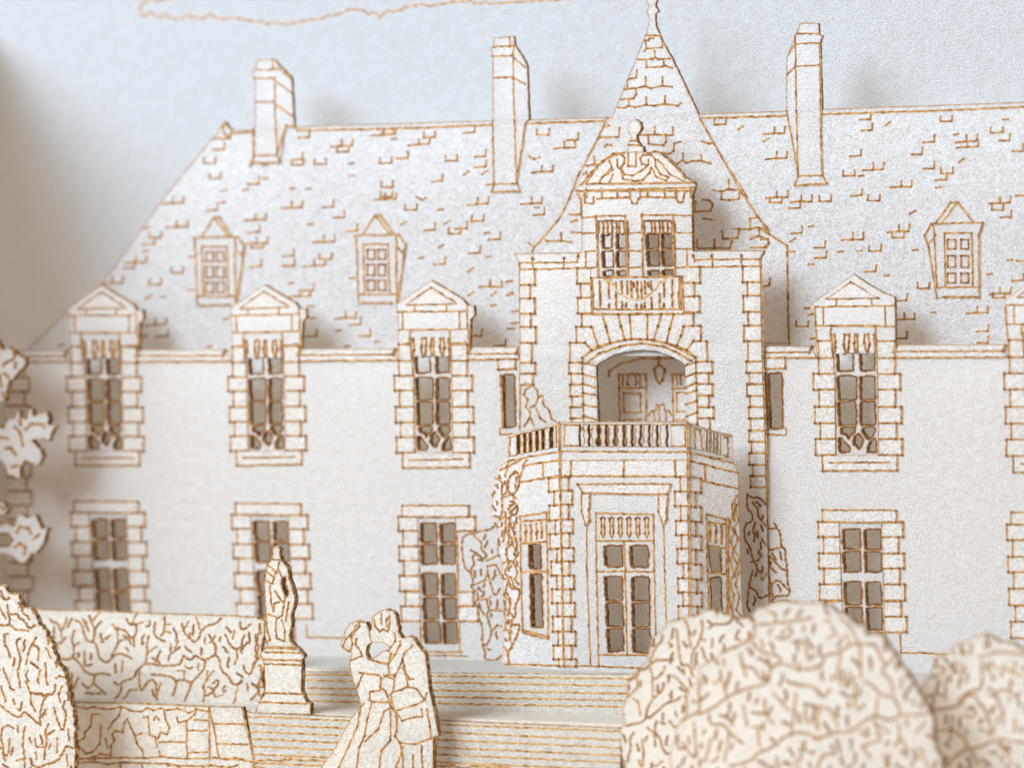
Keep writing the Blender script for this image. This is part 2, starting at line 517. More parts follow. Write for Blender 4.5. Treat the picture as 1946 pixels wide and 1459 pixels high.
for s in '''@c0 1040,262 1150,265|@c0 1030,300 1060,300 1070,285 1095,285|@c0 1165,310 1160,355 1045,360 1030,380 ; 1040,310 1045,358|@c0 980,440 1090,440 1110,425 1130,440 1220,435 ; 1107,380 1107,425
@c0 1045,450 1045,500 1160,495 1175,485 1235,505 ; 1175,440 1175,485|@c0 915,585 970,575 975,520|@c0 885,660 960,655 1040,640 1080,655 1165,635 1235,645 ; 905,595 905,655 ; 1040,570 1040,640 ; 1165,570 1165,635
@c0 855,735 950,730 970,700 965,655 ; 915,740 915,780|@c0 835,795 880,800 910,785 960,795 1045,775 1100,785 1180,770 1280,785 1300,765 ; 1045,720 1045,775 ; 1185,710 1180,770
@c0 720,940 770,930|@c0 700,1015 840,1015 848,945|@c0 990,1000 1060,1000 1110,995 1190,1000 1240,1000 1240,940 ; 1107,940 1107,990|@c0 1060,1010 1060,1065 1170,1075 1190,1050 1190,1000
@c0 1300,1050 1250,1060 1245,1120 1215,1138 1170,1130|@c0 735,1085 755,1070 785,1075|@c0 1455,1045 1510,1065 1540,1055|@c0 1270,1215 1310,1185 1340,1205 1390,1190 1450,1190 1520,1212 ; 1315,1135 1315,1185 ; 1450,1145 1450,1190
@c0 600,1225 660,1215 685,1220 ; 660,1160 660,1215|@c0 580,1290 600,1270 610,1300|@c0 1540,1405 1600,1415 1650,1400 1750,1410 ; 1655,1330 1655,1400|@c1 1600,25 1600,75 1660,80 1730,70 1735,25
@c1 1410,90 1400,165 1520,160 1535,110 1510,80 1460,75|@c1 1465,215 1530,225|@c1 1690,290 1810,295 1870,280 1940,295 ; 1810,215 1815,290 ; 1810,215 1870,205|@c1 1605,310 1610,365 1720,360 1730,305
@c1 1420,375 1420,430|@c1 1430,435 1545,435 1660,435 1680,380 ; 1548,370 1548,430|@c1 1815,365 1870,345 1900,355 1945,370 ; 1880,290 1880,345|@c1 1820,430 1930,430 1945,400|@c1 480,185 550,185|@c1 485,240 530,230
@c1 490,315 560,320|@c1 300,370 310,385 410,380 490,390 ; 415,320 415,375|@d1 0,290 60,330|@d1 0,370 50,365 60,400 20,430|@d1 0,720 60,710 70,660'''.replace('\n', '|').split('|'):
    slate(spire, ROOF, G(s), 0.0006)

# ---- chimneys
def chimney(outline, lines):
    g = Geo(ROOF)
    g.sheet(G1(outline), t=0.009, off=0.001, wobble=0.5, rim=0.8)
    g.lines(G(lines), w=3.1, off=0.001)
    return g.build('chimney', house, M_ROOF)
chimney('''@a0 1850,1232 1880,1150 1882,960 1885,600 1868,530 1890,505 1892,445 @b0 155,435 290,575 310,930 330,955 250,930 205,1205 2,1207''',
        '''@b0 20,515 150,515 ; 12,580 165,578 ; 150,440 150,512 ; 165,575 168,800 182,1145 ; 25,755 165,755 ; 165,515 205,510 290,590 ; 165,595 295,690 ; 170,770 305,865
        ; 5,955 5,1200 ; 250,925 182,1145 205,1205 ; 5,1150 182,1150 ; 2,1205 205,1205 ; 250,925 320,938 ; @a0 1880,960 1880,1150 1850,1230''')
chimney('''@b0 1765,1420 1785,1362 1775,900 1775,430 1765,355 1785,345 1785,280 @c0 65,268 75,335 150,450 165,490 180,882 150,918 88,1350 110,1418''',
        '''@c0 35,275 38,350 ; @b0 1780,348 1850,345 @c0 30,342 75,335 ; @b0 1770,417 1920,412 @c0 60,405 ; @c0 65,345 60,410 60,580 72,900 85,1350 ; 150,920 85,1350 ; 60,425 150,500
        ; @b0 1780,577 1870,574 @c0 60,575 150,625 ; @b0 1775,900 1785,1360 1765,1420 ; 1730,1365 1785,1362 1925,1358 @c0 90,1355 110,1420 ; @b0 1765,1420 1945,1413 @c0 110,1415''')
chimney('''@d0 250,1370 275,1302 190,820 190,430 205,395 255,265 265,240 285,185 290,170 430,172 430,255 460,265 445,300 440,330 455,808 445,1010 455,1300 490,1358''',
        '''@d0 265,250 430,250 ; 255,325 435,320 ; 255,265 255,320 262,700 275,1300 ; 437,325 445,1010 455,1300 490,1358 ; 255,490 435,485 ; 195,550 250,500 ; 210,390 250,340 ; 190,820 270,1240 275,1300
        ; 275,1300 455,1300 ; 275,1305 250,1372 490,1358''')

# ---- small dormers drawn on the roof
def roof_dormer(lines, panes, body, sh=(0, 0), sy=1):
    mv = lambda l: [(x + sh[0], y + sh[1]) for x, y in l]
    g = Geo(ROOF)
    g.sheet(mv(G1(body)), t=0.002, off=0.0014, rim=0, back=False)
    g.lines([mv(l) for l in G(lines)], w=3.4, off=0.0014)
    o = g.build('roof_dormer', house, M_ROOF)
    for x0, x1, y0, y1, t in panes:
        k = Geo(ROOF)
        q = mv(G1('@%s %g,%g %g,%g %g,%g %g,%g' % (t, x0, y0, x1, y0, x1, y1, x0, y1)))
        k.sheet(q, t=0.0008, off=0.0018, rim=0, back=False)
        k.ink_line(q + q[:1], w=3.3, jit=0.3, off=0.0018, dk=1.1)
        k.build('pane', o, M_ROOF)
DL = '''@b1 910,190 820,330 ; 910,190 1010,325 ; 950,190 1040,325 ; 910,190 950,190 ; 755,340 900,338 1085,335 ; 765,345 775,460 785,845 ; 1065,345 1066,600 1070,840 ; 1085,335 1135,410 1110,470 1070,420
; 1135,410 1100,650 1072,840 ; 820,405 1005,405 1015,770 ; 820,405 830,770 ; 780,775 1075,775 ; 810,840 1030,838'''
DB = '@b1 755,342 820,330 910,190 950,190 1040,325 1085,335 1135,410 1072,842 785,847 765,350'
DP = [(x0, x1, y0, y1, 'b1') for y0, y1 in ((445, 515), (555, 635), (670, 745)) for x0, x1 in ((852, 905), (932, 985))]
roof_dormer(DL, DP, DB)
roof_dormer(DL, DP, DB, (-306.5, 4.2))
roof_dormer('''@d1 1405,95 1460,95 ; 1405,95 1290,255 ; 1450,100 1335,255 ; 1460,95 1570,245 ; 1260,255 1645,245 ; 1260,255 1210,340 1240,410 1290,340 1270,260 ; 1240,410 1300,800 ; 1285,340 1300,720 ; 1645,245 1610,340 1615,800
; 1360,325 1560,320 1570,720 ; 1360,325 1365,720 ; 1300,725 1615,720 ; 1345,795 1610,795''', [(x0, x1, y0, y1, 'd1') for y0, y1 in ((370, 440), (490, 575), (620, 690)) for x0, x1 in ((1382, 1440), (1482, 1536))],
            '@d1 1300,800 1210,340 1260,255 1290,250 1405,95 1460,95 1570,243 1645,245 1612,340 1615,797')

# ---- facade with its openings
def affine(q0, q1):
    (ax, ay), (bx, by), (cx, cy) = q0
    (Ax, Ay), (Bx, By), (Cx, Cy) = q1
    det = (bx - ax) * (cy - ay) - (cx - ax) * (by - ay)
    def f(p):
        u = ((p[0] - ax) * (cy - ay) - (cx - ax) * (p[1] - ay)) / det
        v = ((bx - ax) * (p[1] - ay) - (p[0] - ax) * (by - ay)) / det
        return (Ax + u * (Bx - Ax) + v * (Cx - Ax), Ay + u * (By - Ay) + v * (Cy - Ay))
    return f
Q3U, Q3L = ((750, 713.5), (897, 713), (753.8, 858.8)), ((757.6, 981), (902.9, 982), (760, 1093))
QR = ((1546.3, 710), (1710.8, 709.6), (1550, 863.4))
UPPER = [((127.8, 716), (268.6, 716), (132.4, 856)), ((434.4, 716), (577.7, 714), (438.3, 856)), Q3U, QR, ((1908.7, 709), (2078, 708.5), (1912.6, 865))]
LOWER = [((135, 973.2), (275, 974.5), (140, 1083.8)), ((441, 977), (584, 979), (446, 1088)), Q3L, ((1555, 991), (1716, 992.5), (1557.8, 1109)), ((1914, 996), (2080, 997), (1917.7, 1117.4))]
FU = [affine(Q3U, q) for q in UPPER]
FL = [affine(Q3L, q) for q in LOWER]
RR = affine(QR, UPPER[4])
def M(f, s):
    return [[f(p) for p in l] for l in G(s)]
GABLE3 = '@b1 1080,1262 1075,1165 1076,1040 1070,905 1060,850 1320,670 1450,748 1555,812 1590,857 1635,857 1642,925 1612,960 1607,1080 1605,1165 1590,1258'
GABLER = '@d1 415,1245 410,1140 405,1000 388,893 358,885 395,830 530,730 685,625 780,690 915,768 970,785 990,800 992,900 995,1140 993,1244'
SLOT = '@b1 1470,1258 1455,1035 1165,1035 1180,1262'
SASH = '@b1 1165,1035 1180,1262 @b2 1200,550 1485,550 @b1 1470,1258 1455,1035'
LSASH = '@b2 1215,1016 @b3 1245,600 1532,603 @b2 1505,1018'
gables = [M(FU[i], GABLE3)[0] for i in range(3)] + [G1(GABLER), [RR(p) for p in G1(GABLER)]]
top = [(9, 1240), (10, 690), (11, 661), (26, 664), (28, 666)]
for i in range(5):
    gb = gables[i]
    sl = M(FU[i], SASH)[0]
    yl = top[-1][1] if i == 0 else [666, 664.5, 663, 657.5, 654.5][i]
    top += [(gb[1][0], [665.5, 664.5, 662.5, 658, 654.5][i]), gb[0], sl[1], sl[2], sl[3], sl[4], gb[-1], (gb[-2][0], [665, 663.5, 659.5, 655, 652][i])]
top += [(2240, 650), (2260, 1290)]
lh = [M(f, LSASH)[0] for f in FL]
NWL = G1('@p 951,711 978,709.5 980,812 955,815')
NWR = G1('@p 1455.5,709 1487,707 1488.5,815 1460,817')
g = Geo(FAC)
g.sheet(top, lh + [NWL, NWR, rect(1016, 676, 1424, 1222)], t=0.012, rim=0.5, hole_wob=0, hole_rim=0)
g.lines(G('@p 583,1187 583,1210 650,1211 ; @d3 1030,470 1035,605 1200,607 1420,615'))
fac = g.build('facade', house)
# corner stones at the far left
for k in range(17):
    y = 690 + k * 27
    x1 = 56 if k % 2 else 47
    q = rect(13 + k * 0.4, y, x1 + k * 0.5, y + 26.5)
    g = Geo(FAC)
    g.sheet(q, t=0.001, off=0.0016, rim=0, back=False)
    g.ink_line([q[0], q[1], q[2], q[3]], off=0.0016)
    g.build('corner_stone', fac)

def stone(parent, q, pl=FAC, open_side=None, off=0.0012, name='stone'):
    """a dressed stone: a plate proud of the wall with burnt joints"""
    g = Geo(pl)
    g.sheet(q, t=0.001, off=off, rim=0, back=False)
    n = len(q)
    for i in range(n):
        if i == open_side: continue
        g.ink_line([q[i], q[(i + 1) % n]], off=off, jit=0.6)
    for i, p in enumerate(q):
        if open_side is None or i not in (open_side, (open_side + 1) % n): g.dot(p, 4.6, off)
    return g.build(name, parent)
ROWSU = [('b1', 1145, 1265, 1082, 1172, 1476, 1588), ('b1', 1265, 1376, 1084, 1182, 1476, 1586), ('x', 713.5, 741.8, 750, 786, 860, 897), ('b2', 85, 205, 1088, 1190, 1480, 1590),
         ('b2', 205, 320, 1060, 1192, 1482, 1632), ('b2', 320, 430, 1096, 1194, 1483, 1598), ('b2', 430, 542, 1066, 1196, 1485, 1637)]
ROWSL = [('b2', 1015, 1120, 1080, 1218, 1508, 1645), ('b2', 1120, 1235, 1115, 1222, 1511, 1615), ('b2', 1235, 1340, 1085, 1226, 1514, 1652), ('b2', 1340, 1452, 1120, 1230, 1517, 1622),
         ('b3', 35, 147, 1090, 1233, 1520, 1658), ('b3', 155, 260, 1130, 1237, 1524, 1632), ('b3', 262, 370, 1100, 1240, 1528, 1668)]
def row_px(r):
    t, y0, y1, *xs = r
    if t == 'x': return y0, y1, xs
    x0, Y0, k = TS[t]
    return Y0 + y0 / k, Y0 + y1 / k, [x0 + x / k for x in xs]
PANES_U = '''@b1 1206,1238 1238,1236 1250,1246 1262,1236 1308,1238 1308,1348 1212,1350 ; @b1 1358,1238 1385,1236 1396,1244 1408,1234 1448,1238 1450,1346 1362,1350
; @b1 1210,1400 1270,1392 1328,1402 @b2 1330,60 1328,150 1218,152 ; @b1 1360,1400 1400,1395 1450,1400 @b2 1452,148 1362,152
; @b2 1216,176 1326,172 1328,328 1222,332 ; @b2 1362,174 1452,176 1455,326 1364,330
; @b2 1235,358 1270,352 1325,352 1318,385 1292,398 1282,432 1266,396 1236,388 ; @b2 1376,358 1410,350 1450,352 1456,374 1425,432 1406,420 1376,378
; @b2 1350,395 1376,440 1352,500 1316,466 1320,416 ; @b2 1220,425 1236,428 1290,498 1285,520 1224,517 ; @b2 1458,430 1462,522 1408,520 1410,490 1434,440'''
PANES_L = '''@b2 1246,1072 1352,1070 1356,1198 1250,1202 ; 1390,1074 1492,1072 1496,1202 1394,1202 ; 1250,1232 1356,1226 1360,1358 1256,1364 ; 1394,1230 1494,1230 1498,1358 1396,1362
; @b3 1256,26 1360,22 1366,172 1264,176 ; 1400,28 1492,24 1500,176 1404,176 ; 1264,206 1366,202 1374,348 1272,352 ; 1404,206 1500,204 1504,350 1412,352
; 1268,382 1376,378 1386,526 1278,530 ; 1412,384 1504,380 1510,530 1418,530'''
def upper_window(i):
    f = FU[i]
    g = Geo(FAC)
    g.sheet(M(f, SASH)[0], [l for l in M(f, PANES_U)], t=0.012, rim=0, hole_wob=0.9)
    g.lines(M(f, '''@b1 1165,1035 1160,1100 1180,1250 @b2 1190,10 1200,550 ; @b1 1455,1035 1470,1258 @b2 1475,0 1485,550 ; @b2 1200,548 1485,548'''), w=3.3)
    w = g.build('window', house)
    k = Geo(FAC)
    k.sheet(M(f, '@b1 1168,1098 1455,1098 1468,1232 1400,1236 1320,1228 1240,1236 1182,1232')[0], t=0.001, off=0.0012, rim=0, back=False)
    k.lines(M(f, '''@b1 1190,1100 1195,1190 1188,1225 ; 1255,1100 1285,1098 1285,1150 1275,1225 ; 1255,1100 1250,1170 1258,1225 ; 1325,1098 1318,1160 1325,1225 ; 1340,1100 1342,1225 ; 1390,1100 1385,1160 1400,1220
    ; 1412,1098 1420,1170 1412,1225 ; 1450,1100 1455,1225 ; 1170,1100 1175,1225'''), w=4.0, off=0.0012, dk=1.1)
    k.build('valance', w)
    for r in ROWSU:
        y0, y1, (a, b, c, d) = row_px(r)
        stone(w, [f(p) for p in rect(a, y0, b, y1)], open_side=1)
        stone(w, [f(p) for p in rect(c, y0, d, y1)], open_side=3)
    k = Geo(FAC)
    q = M(f, '@b2 1110,545 1605,542 1605,650 1112,654')[0]
    k.sheet(q, t=0.001, off=0.0012, rim=0, back=False)
    k.lines([q[1:] + q[:1]] + M(f, '@b2 1160,595 1350,596 1552,593'), off=0.0012)
    for p in q: k.dot(p, 4, 0.0012)
    k.build('sill', w)
    return w
PED3 = '''@b1 1320,725 1230,785 1135,855 1330,850 1510,845 1470,812 1430,805 1400,770 1320,725 ; 1200,850 1195,900 ; 1435,850 1430,900 ; 1065,905 1320,903 1585,900 ; 1110,905 1110,1030 ; 1530,900 1530,1035 ; 1080,1038 1330,1036 1590,1030
; 1585,860 1590,1000 1600,1160 ; 1475,1140 1580,1130 ; 1085,1147 1160,1135'''
PEDR = '''@d1 665,685 580,750 480,810 680,806 880,805 830,790 760,740 665,685 ; 560,805 555,860 ; 820,805 820,860 ; 400,867 690,864 985,858 ; 460,870 460,1000 ; 920,870 920,1015 ; 400,1008 520,1010 845,1010 985,1015 ; 400,880 405,1000 415,1130'''
for i in range(5):
    gb = gables[i]
    slot = M(FU[i], SLOT)[0]
    g = Geo(FAC)
    g.sheet(gb + slot, t=0.012, rim=0.6, wobble=0.2)
    g.lines(M(FU[i], PED3) if i < 3 else (G(PEDR) if i == 3 else [[RR(p) for p in l] for l in G(PEDR)]), w=3.1)
    dm = g.build('dormer', house)
    k = Geo(FAC)
    tri = (M(FU[i], '@b1 1320,732 1150,848 1495,842') if i < 3 else G('@d1 668,692 495,803 865,800'))[0]
    if i == 4: tri = [RR(p) for p in tri]
    k.sheet(tri, t=0.0008, off=0.0008, rim=0, back=False)
    k.build('pediment', dm)
    upper_window(i)
def lower_window(i):
    f = FL[i]
    g = Geo(FAC)
    g.sheet(M(f, LSASH)[0], M(f, PANES_L), t=0.012, rim=0, hole_wob=0.9)
    g.lines(M(f, '@b2 1215,1016 1225,1240 @b3 1230,0 1245,600 ; @b2 1505,1018 1515,1240 @b3 1518,0 1532,603 ; @b3 1255,594 1545,602 ; 1265,626 1420,626 1582,631'), w=3.3)
    w = g.build('window', house)
    for j, r in enumerate(ROWSL):
        y0, y1, (a, b, c, d) = row_px(r)
        stone(w, [f(p) for p in rect(a, y0, b, y1)], open_side=1)
        if i == 2 and j in (1, 2, 3, 4): continue
        stone(w, [f(p) for p in rect(c, y0, d, y1)], open_side=3)
    k = Geo(FAC)
    q = M(f, '@b2 1108,932 1600,934 1600,1014 1106,1014')[0]
    k.sheet(q, t=0.001, off=0.0012, rim=0, back=False)
    k.lines([q[3:] + q[:3]] + M(f, '@b2 1080,1016 1350,1018 1648,1020'), off=0.0012)
    for p in q: k.dot(p, 4, 0.0012)
    k.build('lintel', w)
for i in range(5): lower_window(i)
# narrow windows beside the tower
for q, hole, ls, lin in ((NWL, '@p 956,714 976,712.5 978.5,809 958,811', '@p 951,712 955,813 ; @b2 1830,365 1830,410 1915,405', '@b1 1815,1256 1942,1254 1945,1324 1816,1330'),
                         (NWR, '@p 1460,712 1485,710 1486.5,812 1464,813', '@p 1455.5,709 1460,817 ; @p 1450,700 1458,960 ; @d2 185,365 185,415 40,410', '@d1 20,1248 180,1242 180,1320 24,1325')):
    g = Geo(FAC)
    g.sheet(q, [G1(hole)], t=0.012, rim=0, hole_wob=0.7)
    g.lines(G(ls))
    w = g.build('narrow_window', house)
    stone(w, G1(lin), name='lintel')
# cornices along the eaves
for up, lo in (('@a1 100,1192 490,1192', '@a1 500,1272 100,1272'), ('@a1 1018,1187 1660,1185', '@a1 1715,1270 1010,1270'), ('@b1 348,1178 1050,1176', '@b1 1075,1262 352,1267'),
               ('@b1 1603,1170 1945,1166 @c1 95,1164', '@c1 100,1256 @b1 1945,1252 1595,1258'), ('@d1 5,1162 370,1160', '@d1 415,1243 15,1246'), ('@d1 994,1152 1800,1147', '@d1 1815,1240 992,1243')):
    a, b = G1(up), G1(lo)
    g = Geo(FAC)
    g.sheet(a + b, t=0.0135, off=0.0012, wobble=0.5, rim=0.45)
    mid = [(p[0], p[1] * 0.5 + (b[0][1] if p is a[-1] else b[-1][1]) * 0.5) for p in a]
    g.lines([b, mid], off=0.0012)
    for e in (mid[0], mid[-1]):
        g.ink_line([(e[0] - 3, e[1] + 1), (e[0] + 3, e[1] - 11)], w=5, off=0.0012, dk=1.2)
    g.build('cornice', house)
# doors and lantern seen through the arch
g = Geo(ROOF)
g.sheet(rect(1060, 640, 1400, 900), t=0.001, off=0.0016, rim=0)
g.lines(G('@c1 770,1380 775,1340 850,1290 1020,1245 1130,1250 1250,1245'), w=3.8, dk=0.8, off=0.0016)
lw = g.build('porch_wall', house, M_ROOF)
g = Geo(ROOF); g.lines(G('@c1 1140,1215 1138,1295 ; 1140,1295 1105,1330 1120,1400 1145,1435 1165,1410 1185,1330 1140,1295'), w=4, dk=0.9, off=0.0019); g.build('lantern', lw)
for s, q in (('''@c1 845,1365 1045,1365 ; 845,1365 @c2 845,0 850,310 ; @c1 1045,1365 @c2 1045,0 1045,310 ; @c1 872,1375 @c2 870,45 ; @c1 915,1375 905,1440 @c2 920,45 ; @c1 965,1380 975,1430 @c2 965,45 ; @c1 1000,1375 @c2 1000,45
; @c2 845,65 1050,65 ; 880,105 1005,105 1005,245 880,245 880,105 ; 880,300 1005,298''', '@c1 847,1368 1043,1368 @c2 1043,310 852,310'),
             ('@c1 1235,1365 1340,1365 ; 1240,1365 @c2 1242,0 1245,310 ; 1235,70 1340,70 ; 1335,100 1270,100 1270,240 1335,240 ; 1270,300 1330,300 ; @c1 1270,1375 @c2 1275,40 ; @c1 1300,1375 @c2 1305,40', '@c1 1243,1368 1420,1368 @c2 1420,310 1246,310')):
    g = Geo(ROOF); g.sheet(G1(q), t=0.0005, off=0.0024, rim=0, back=False); g.lines(G(s), w=3.3, dk=0.85, off=0.0024); g.build('door', lw)
g = Geo(ROOF); g.lines(G('@c2 1060,265 1090,235 1120,230 1120,190 1175,185 1180,225 1215,235 1230,265 ; 1105,240 1105,310 ; 1140,200 1140,310 ; 1190,240 1190,310'), dk=0.85, off=0.0019); g.build('potted_plant', lw)
# ivy on the facade
IVY_F = '''@b2 1650,1140 1560,1150 1545,1220 1560,1380 1610,1430 ; 1640,1130 1760,1110 1790,1080 1830,1050 ; 1690,1200 1690,1260 1730,1290 1720,1320 1690,1330 1680,1295 1620,1300 1640,1370 1610,1410 1620,1459 ; 1730,1340 1820,1300 1830,1310
; 1735,1380 1800,1370 1830,1440 ; 1735,1380 1740,1459 ; 1820,1180 1815,1280 ; 1690,1205 1640,1160 ; @b3 1610,0 1635,90 1610,115 1660,160 1670,210 1635,235 1665,260 1670,350 1700,400 1695,540 1720,600 1715,660 1800,660 1840,625
; 1635,105 1720,70 1740,0 ; 1740,10 1765,120 1790,190 1830,130 ; 1670,210 1730,210 1760,190 ; 1730,210 1750,290 1730,320 1750,400 1770,450 1740,540 1700,550 ; 1760,290 1840,295 ; 1770,440 1810,400 1840,410'''
g = Geo(FAC); g.leafy(G(IVY_F), off=0.0004, jit=0.9); g.leafy(twig(G1('@p 890,1020 935,1012 948,1100 945,1240 925,1240 905,1120'), 80, 3, 12, G(IVY_F)), off=0.0004, w=2.8); g.build('ivy', house)
g = Geo(FAC); IVR = G('''@d2 0,880 20,920 40,980 20,1010 30,1080 70,1110 130,1095 150,1170 150,1240 180,1250 180,1310 195,1400 195,1459 ; 0,1170 50,1240 60,1270 150,1240 ; 30,1290 30,1400 0,1420 ; 50,1300 110,1350 150,1400 180,1410
; @d3 0,20 60,40 70,110 130,60 190,130 215,140 200,190 150,180 90,200 80,240 150,215 220,230 ; 80,110 85,190 ; 190,0 200,100 215,140 ; 0,210 50,160 90,180''')
g.leafy(IVR, off=0.0004, jit=1.0, w=3.2); g.leafy(twig(G1('@p 1460,985 1482,1000 1494,1080 1494,1140 1460,1140'), 40, 17, 13, IVR), off=0.0004, w=2.9); g.build('ivy', house)

# ---- tower front
g = Geo(TOW)
arch = G1('''@c2 690,520 690,315 670,0 @c1 675,1300 720,1270 800,1225 880,1200 1020,1185 1120,1195 1220,1230 1280,1260 1330,1295 1335,1459 @c2 1340,315 1340,520''')
def hexslot(cx, y0, y1, w):
    return [(cx - w / 2, y0 + 6), (cx, y0), (cx + w / 2, y0 + 6), (cx + w / 2, y1 - 6), (cx, y1), (cx - w / 2, y1 - 6)]
WL = '@c1 690,240 900,240 905,645 692,645'
WR = '@c1 1022,240 1245,240 1252,640 1026,645'
g.sheet(G1('''@p 998,1262 @c2 108,400 110,0 @c1 110,1130 105,545 60,475 300,470 548,466 566,458 564,60 558,52 @c0 525,1402 512,1385 560,1360 640,1270 720,1185 800,1130 880,1124 904,1118 906,1060 926,1040 936,1010 912,990 904,940 930,888 965,880
1002,908 1010,945 1000,972 974,1000 976,1040 1002,1075 1022,1085 1026,1122 1050,1130 1105,1114 1160,1130 1240,1200 1330,1310 1400,1350 1412,1372 1392,1420 1386,1459
@c1 1385,20 1382,200 1386,455 1900,450 1915,456 1882,512 1900,1155 @c2 1905,0 1925,400 1945,1459 @p 1464,1272'''), [arch, G1(WL), G1(WR)], t=0.012, wobble=0.5, rim=0.75, hole_wob=0.3)
g.lines(G('''@c1 570,208 670,205 ; 570,325 670,320 ; 915,322 1000,320 ; 1250,190 1370,195 ; 1250,320 1375,320 ; 1265,440 1385,440 ; 590,460 680,455 ; 925,450 1000,455 ; 920,578 1000,575 ; 595,465 595,575 ; 1345,450 1345,560
; 105,543 300,542 535,540 ; 215,590 430,585 545,580 680,577 ; 200,500 205,590 ; 435,510 430,580 ; 545,475 530,540 ; 1400,520 1640,517 1880,515 ; 1265,575 1440,572 1760,568 ; 1530,480 1535,575 ; 1745,480 1748,570 ; 1390,480 1400,535
; 106,545 112,1130 @c2 110,0 108,365 ; @c1 1893,520 1905,1150 @c2 1908,0 1925,400 1932,930'''), w=3.1)
for x, y in ((205, 512), (435, 508), (1525, 492), (1748, 492), (540, 495), (1392, 492)):
    g.dot(G1('@c1 %d,%d' % (x, y))[0], 5.5, dk=1.5)
tower = g.build('tower', house)
TT = 'c1'
def cst(parent, s, pl, open_side=None, name='stone', off=0.0012):
    return stone(parent, G1(s), pl, open_side, off, name)
def run(parent, pl, rows, name='stone', osd=None):
    for t, y0, y1, x0, x1 in rows:
        cst(parent, '@%s %g,%g %g,%g %g,%g %g,%g' % (t, x0, y0, x1, y0, x1, y1, x0, y1), pl, osd, name)
def cross(y0t, y0, y1t, y1, x0, x1, parent, pl):
    a = TS[y0t]; b = TS[y1t]
    q = [(a[0] + x0 / a[2], a[1] + y0 / a[2]), (a[0] + x1 / a[2], a[1] + y0 / a[2]), (b[0] + x1 / b[2], b[1] + y1 / b[2]), (b[0] + x0 / b[2], b[1] + y1 / b[2])]
    stone(parent, q, pl)
run(tower, TOW, [('c1', 590, 705, 110, 220), ('c1', 705, 805, 110, 185), ('c1', 805, 918, 112, 220), ('c1', 918, 1015, 113, 190), ('c1', 1015, 1133, 114, 226), ('c1', 1133, 1280, 114, 196), ('c1', 1280, 1360, 114, 222), ('c1', 1360, 1440, 112, 205)], osd=3)
run(tower, TOW, [('c1', 568, 685, 1757, 1884), ('c1', 685, 785, 1792, 1886), ('c1', 785, 905, 1762, 1888), ('c1', 905, 1005, 1797, 1890), ('c1', 1005, 1120, 1767, 1893), ('c1', 1120, 1270, 1796, 1896), ('c1', 1270, 1355, 1785, 1900), ('c1', 1355, 1440, 1806, 1902),
     ('c2', 35, 125, 1790, 1906), ('c2', 125, 206, 1812, 1908), ('c2', 206, 290, 1802, 1912), ('c2', 290, 380, 1817, 1914), ('c2', 380, 462, 1804, 1918), ('c2', 462, 546, 1822, 1920), ('c2', 546, 633, 1806, 1922), ('c2', 633, 716, 1832, 1924), ('c2', 716, 798, 1817, 1926)], osd=1)
run(tower, TOW, [('c1', 582, 696, 534, 632), ('c1', 696, 800, 560, 636), ('c1', 800, 914, 538, 642)], osd=1)
run(tower, TOW, [('c1', 573, 690, 1318, 1440), ('c1', 690, 790, 1320, 1396), ('c1', 790, 905, 1324, 1436)], osd=3)
run(tower, TOW, [('c1', 1280, 1360, 474, 568), ('c1', 1360, 1440, 490, 570), ('c2', 40, 127, 482, 574), ('c2', 127, 207, 495, 578), ('c2', 207, 290, 484, 580), ('c2', 290, 372, 497, 582)], osd=1)
run(tower, TOW, [('c1', 1272, 1356, 1416, 1530), ('c1', 1356, 1436, 1414, 1505), ('c2', 36, 122, 1418, 1532), ('c2', 122, 207, 1422, 1507), ('c2', 207, 288, 1424, 1540), ('c2', 288, 372, 1426, 1512)], osd=3)
# fan of stones over the arch
FAN = [[(567, 920), (715, 922), (745, 1010), (778, 1132), (690, 1158), (640, 1015), (567, 1013)], [(718, 922), (838, 924), (855, 1010), (884, 1112), (780, 1132), (747, 1010)], [(840, 924), (920, 924), (934, 1106), (886, 1112), (857, 1010)],
       [(922, 924), (1050, 924), (1050, 1106), (936, 1106)], [(1052, 924), (1155, 922), (1130, 1010), (1098, 1112), (1052, 1106)], [(1157, 922), (1247, 922), (1216, 1030), (1194, 1134), (1100, 1112), (1132, 1010)],
       [(1249, 922), (1392, 914), (1390, 1006), (1320, 1012), (1300, 1080), (1270, 1152), (1196, 1134), (1218, 1030)], [(526, 1015), (638, 1015), (690, 1158), (640, 1186), (592, 1132), (528, 1130)], [(1392, 1006), (1446, 1008), (1446, 1118), (1392, 1120), (1340, 1186), (1272, 1154), (1302, 1082), (1322, 1012)],
       [(482, 1132), (590, 1132), (640, 1188), (570, 1244), (570, 1278), (480, 1278)], [(1394, 1120), (1490, 1120), (1494, 1270), (1412, 1270), (1410, 1240), (1342, 1186)]]
for q in FAN:
    cst(tower, '@c1 ' + ' '.join('%g,%g' % p for p in q), TOW, None, 'arch_stone')
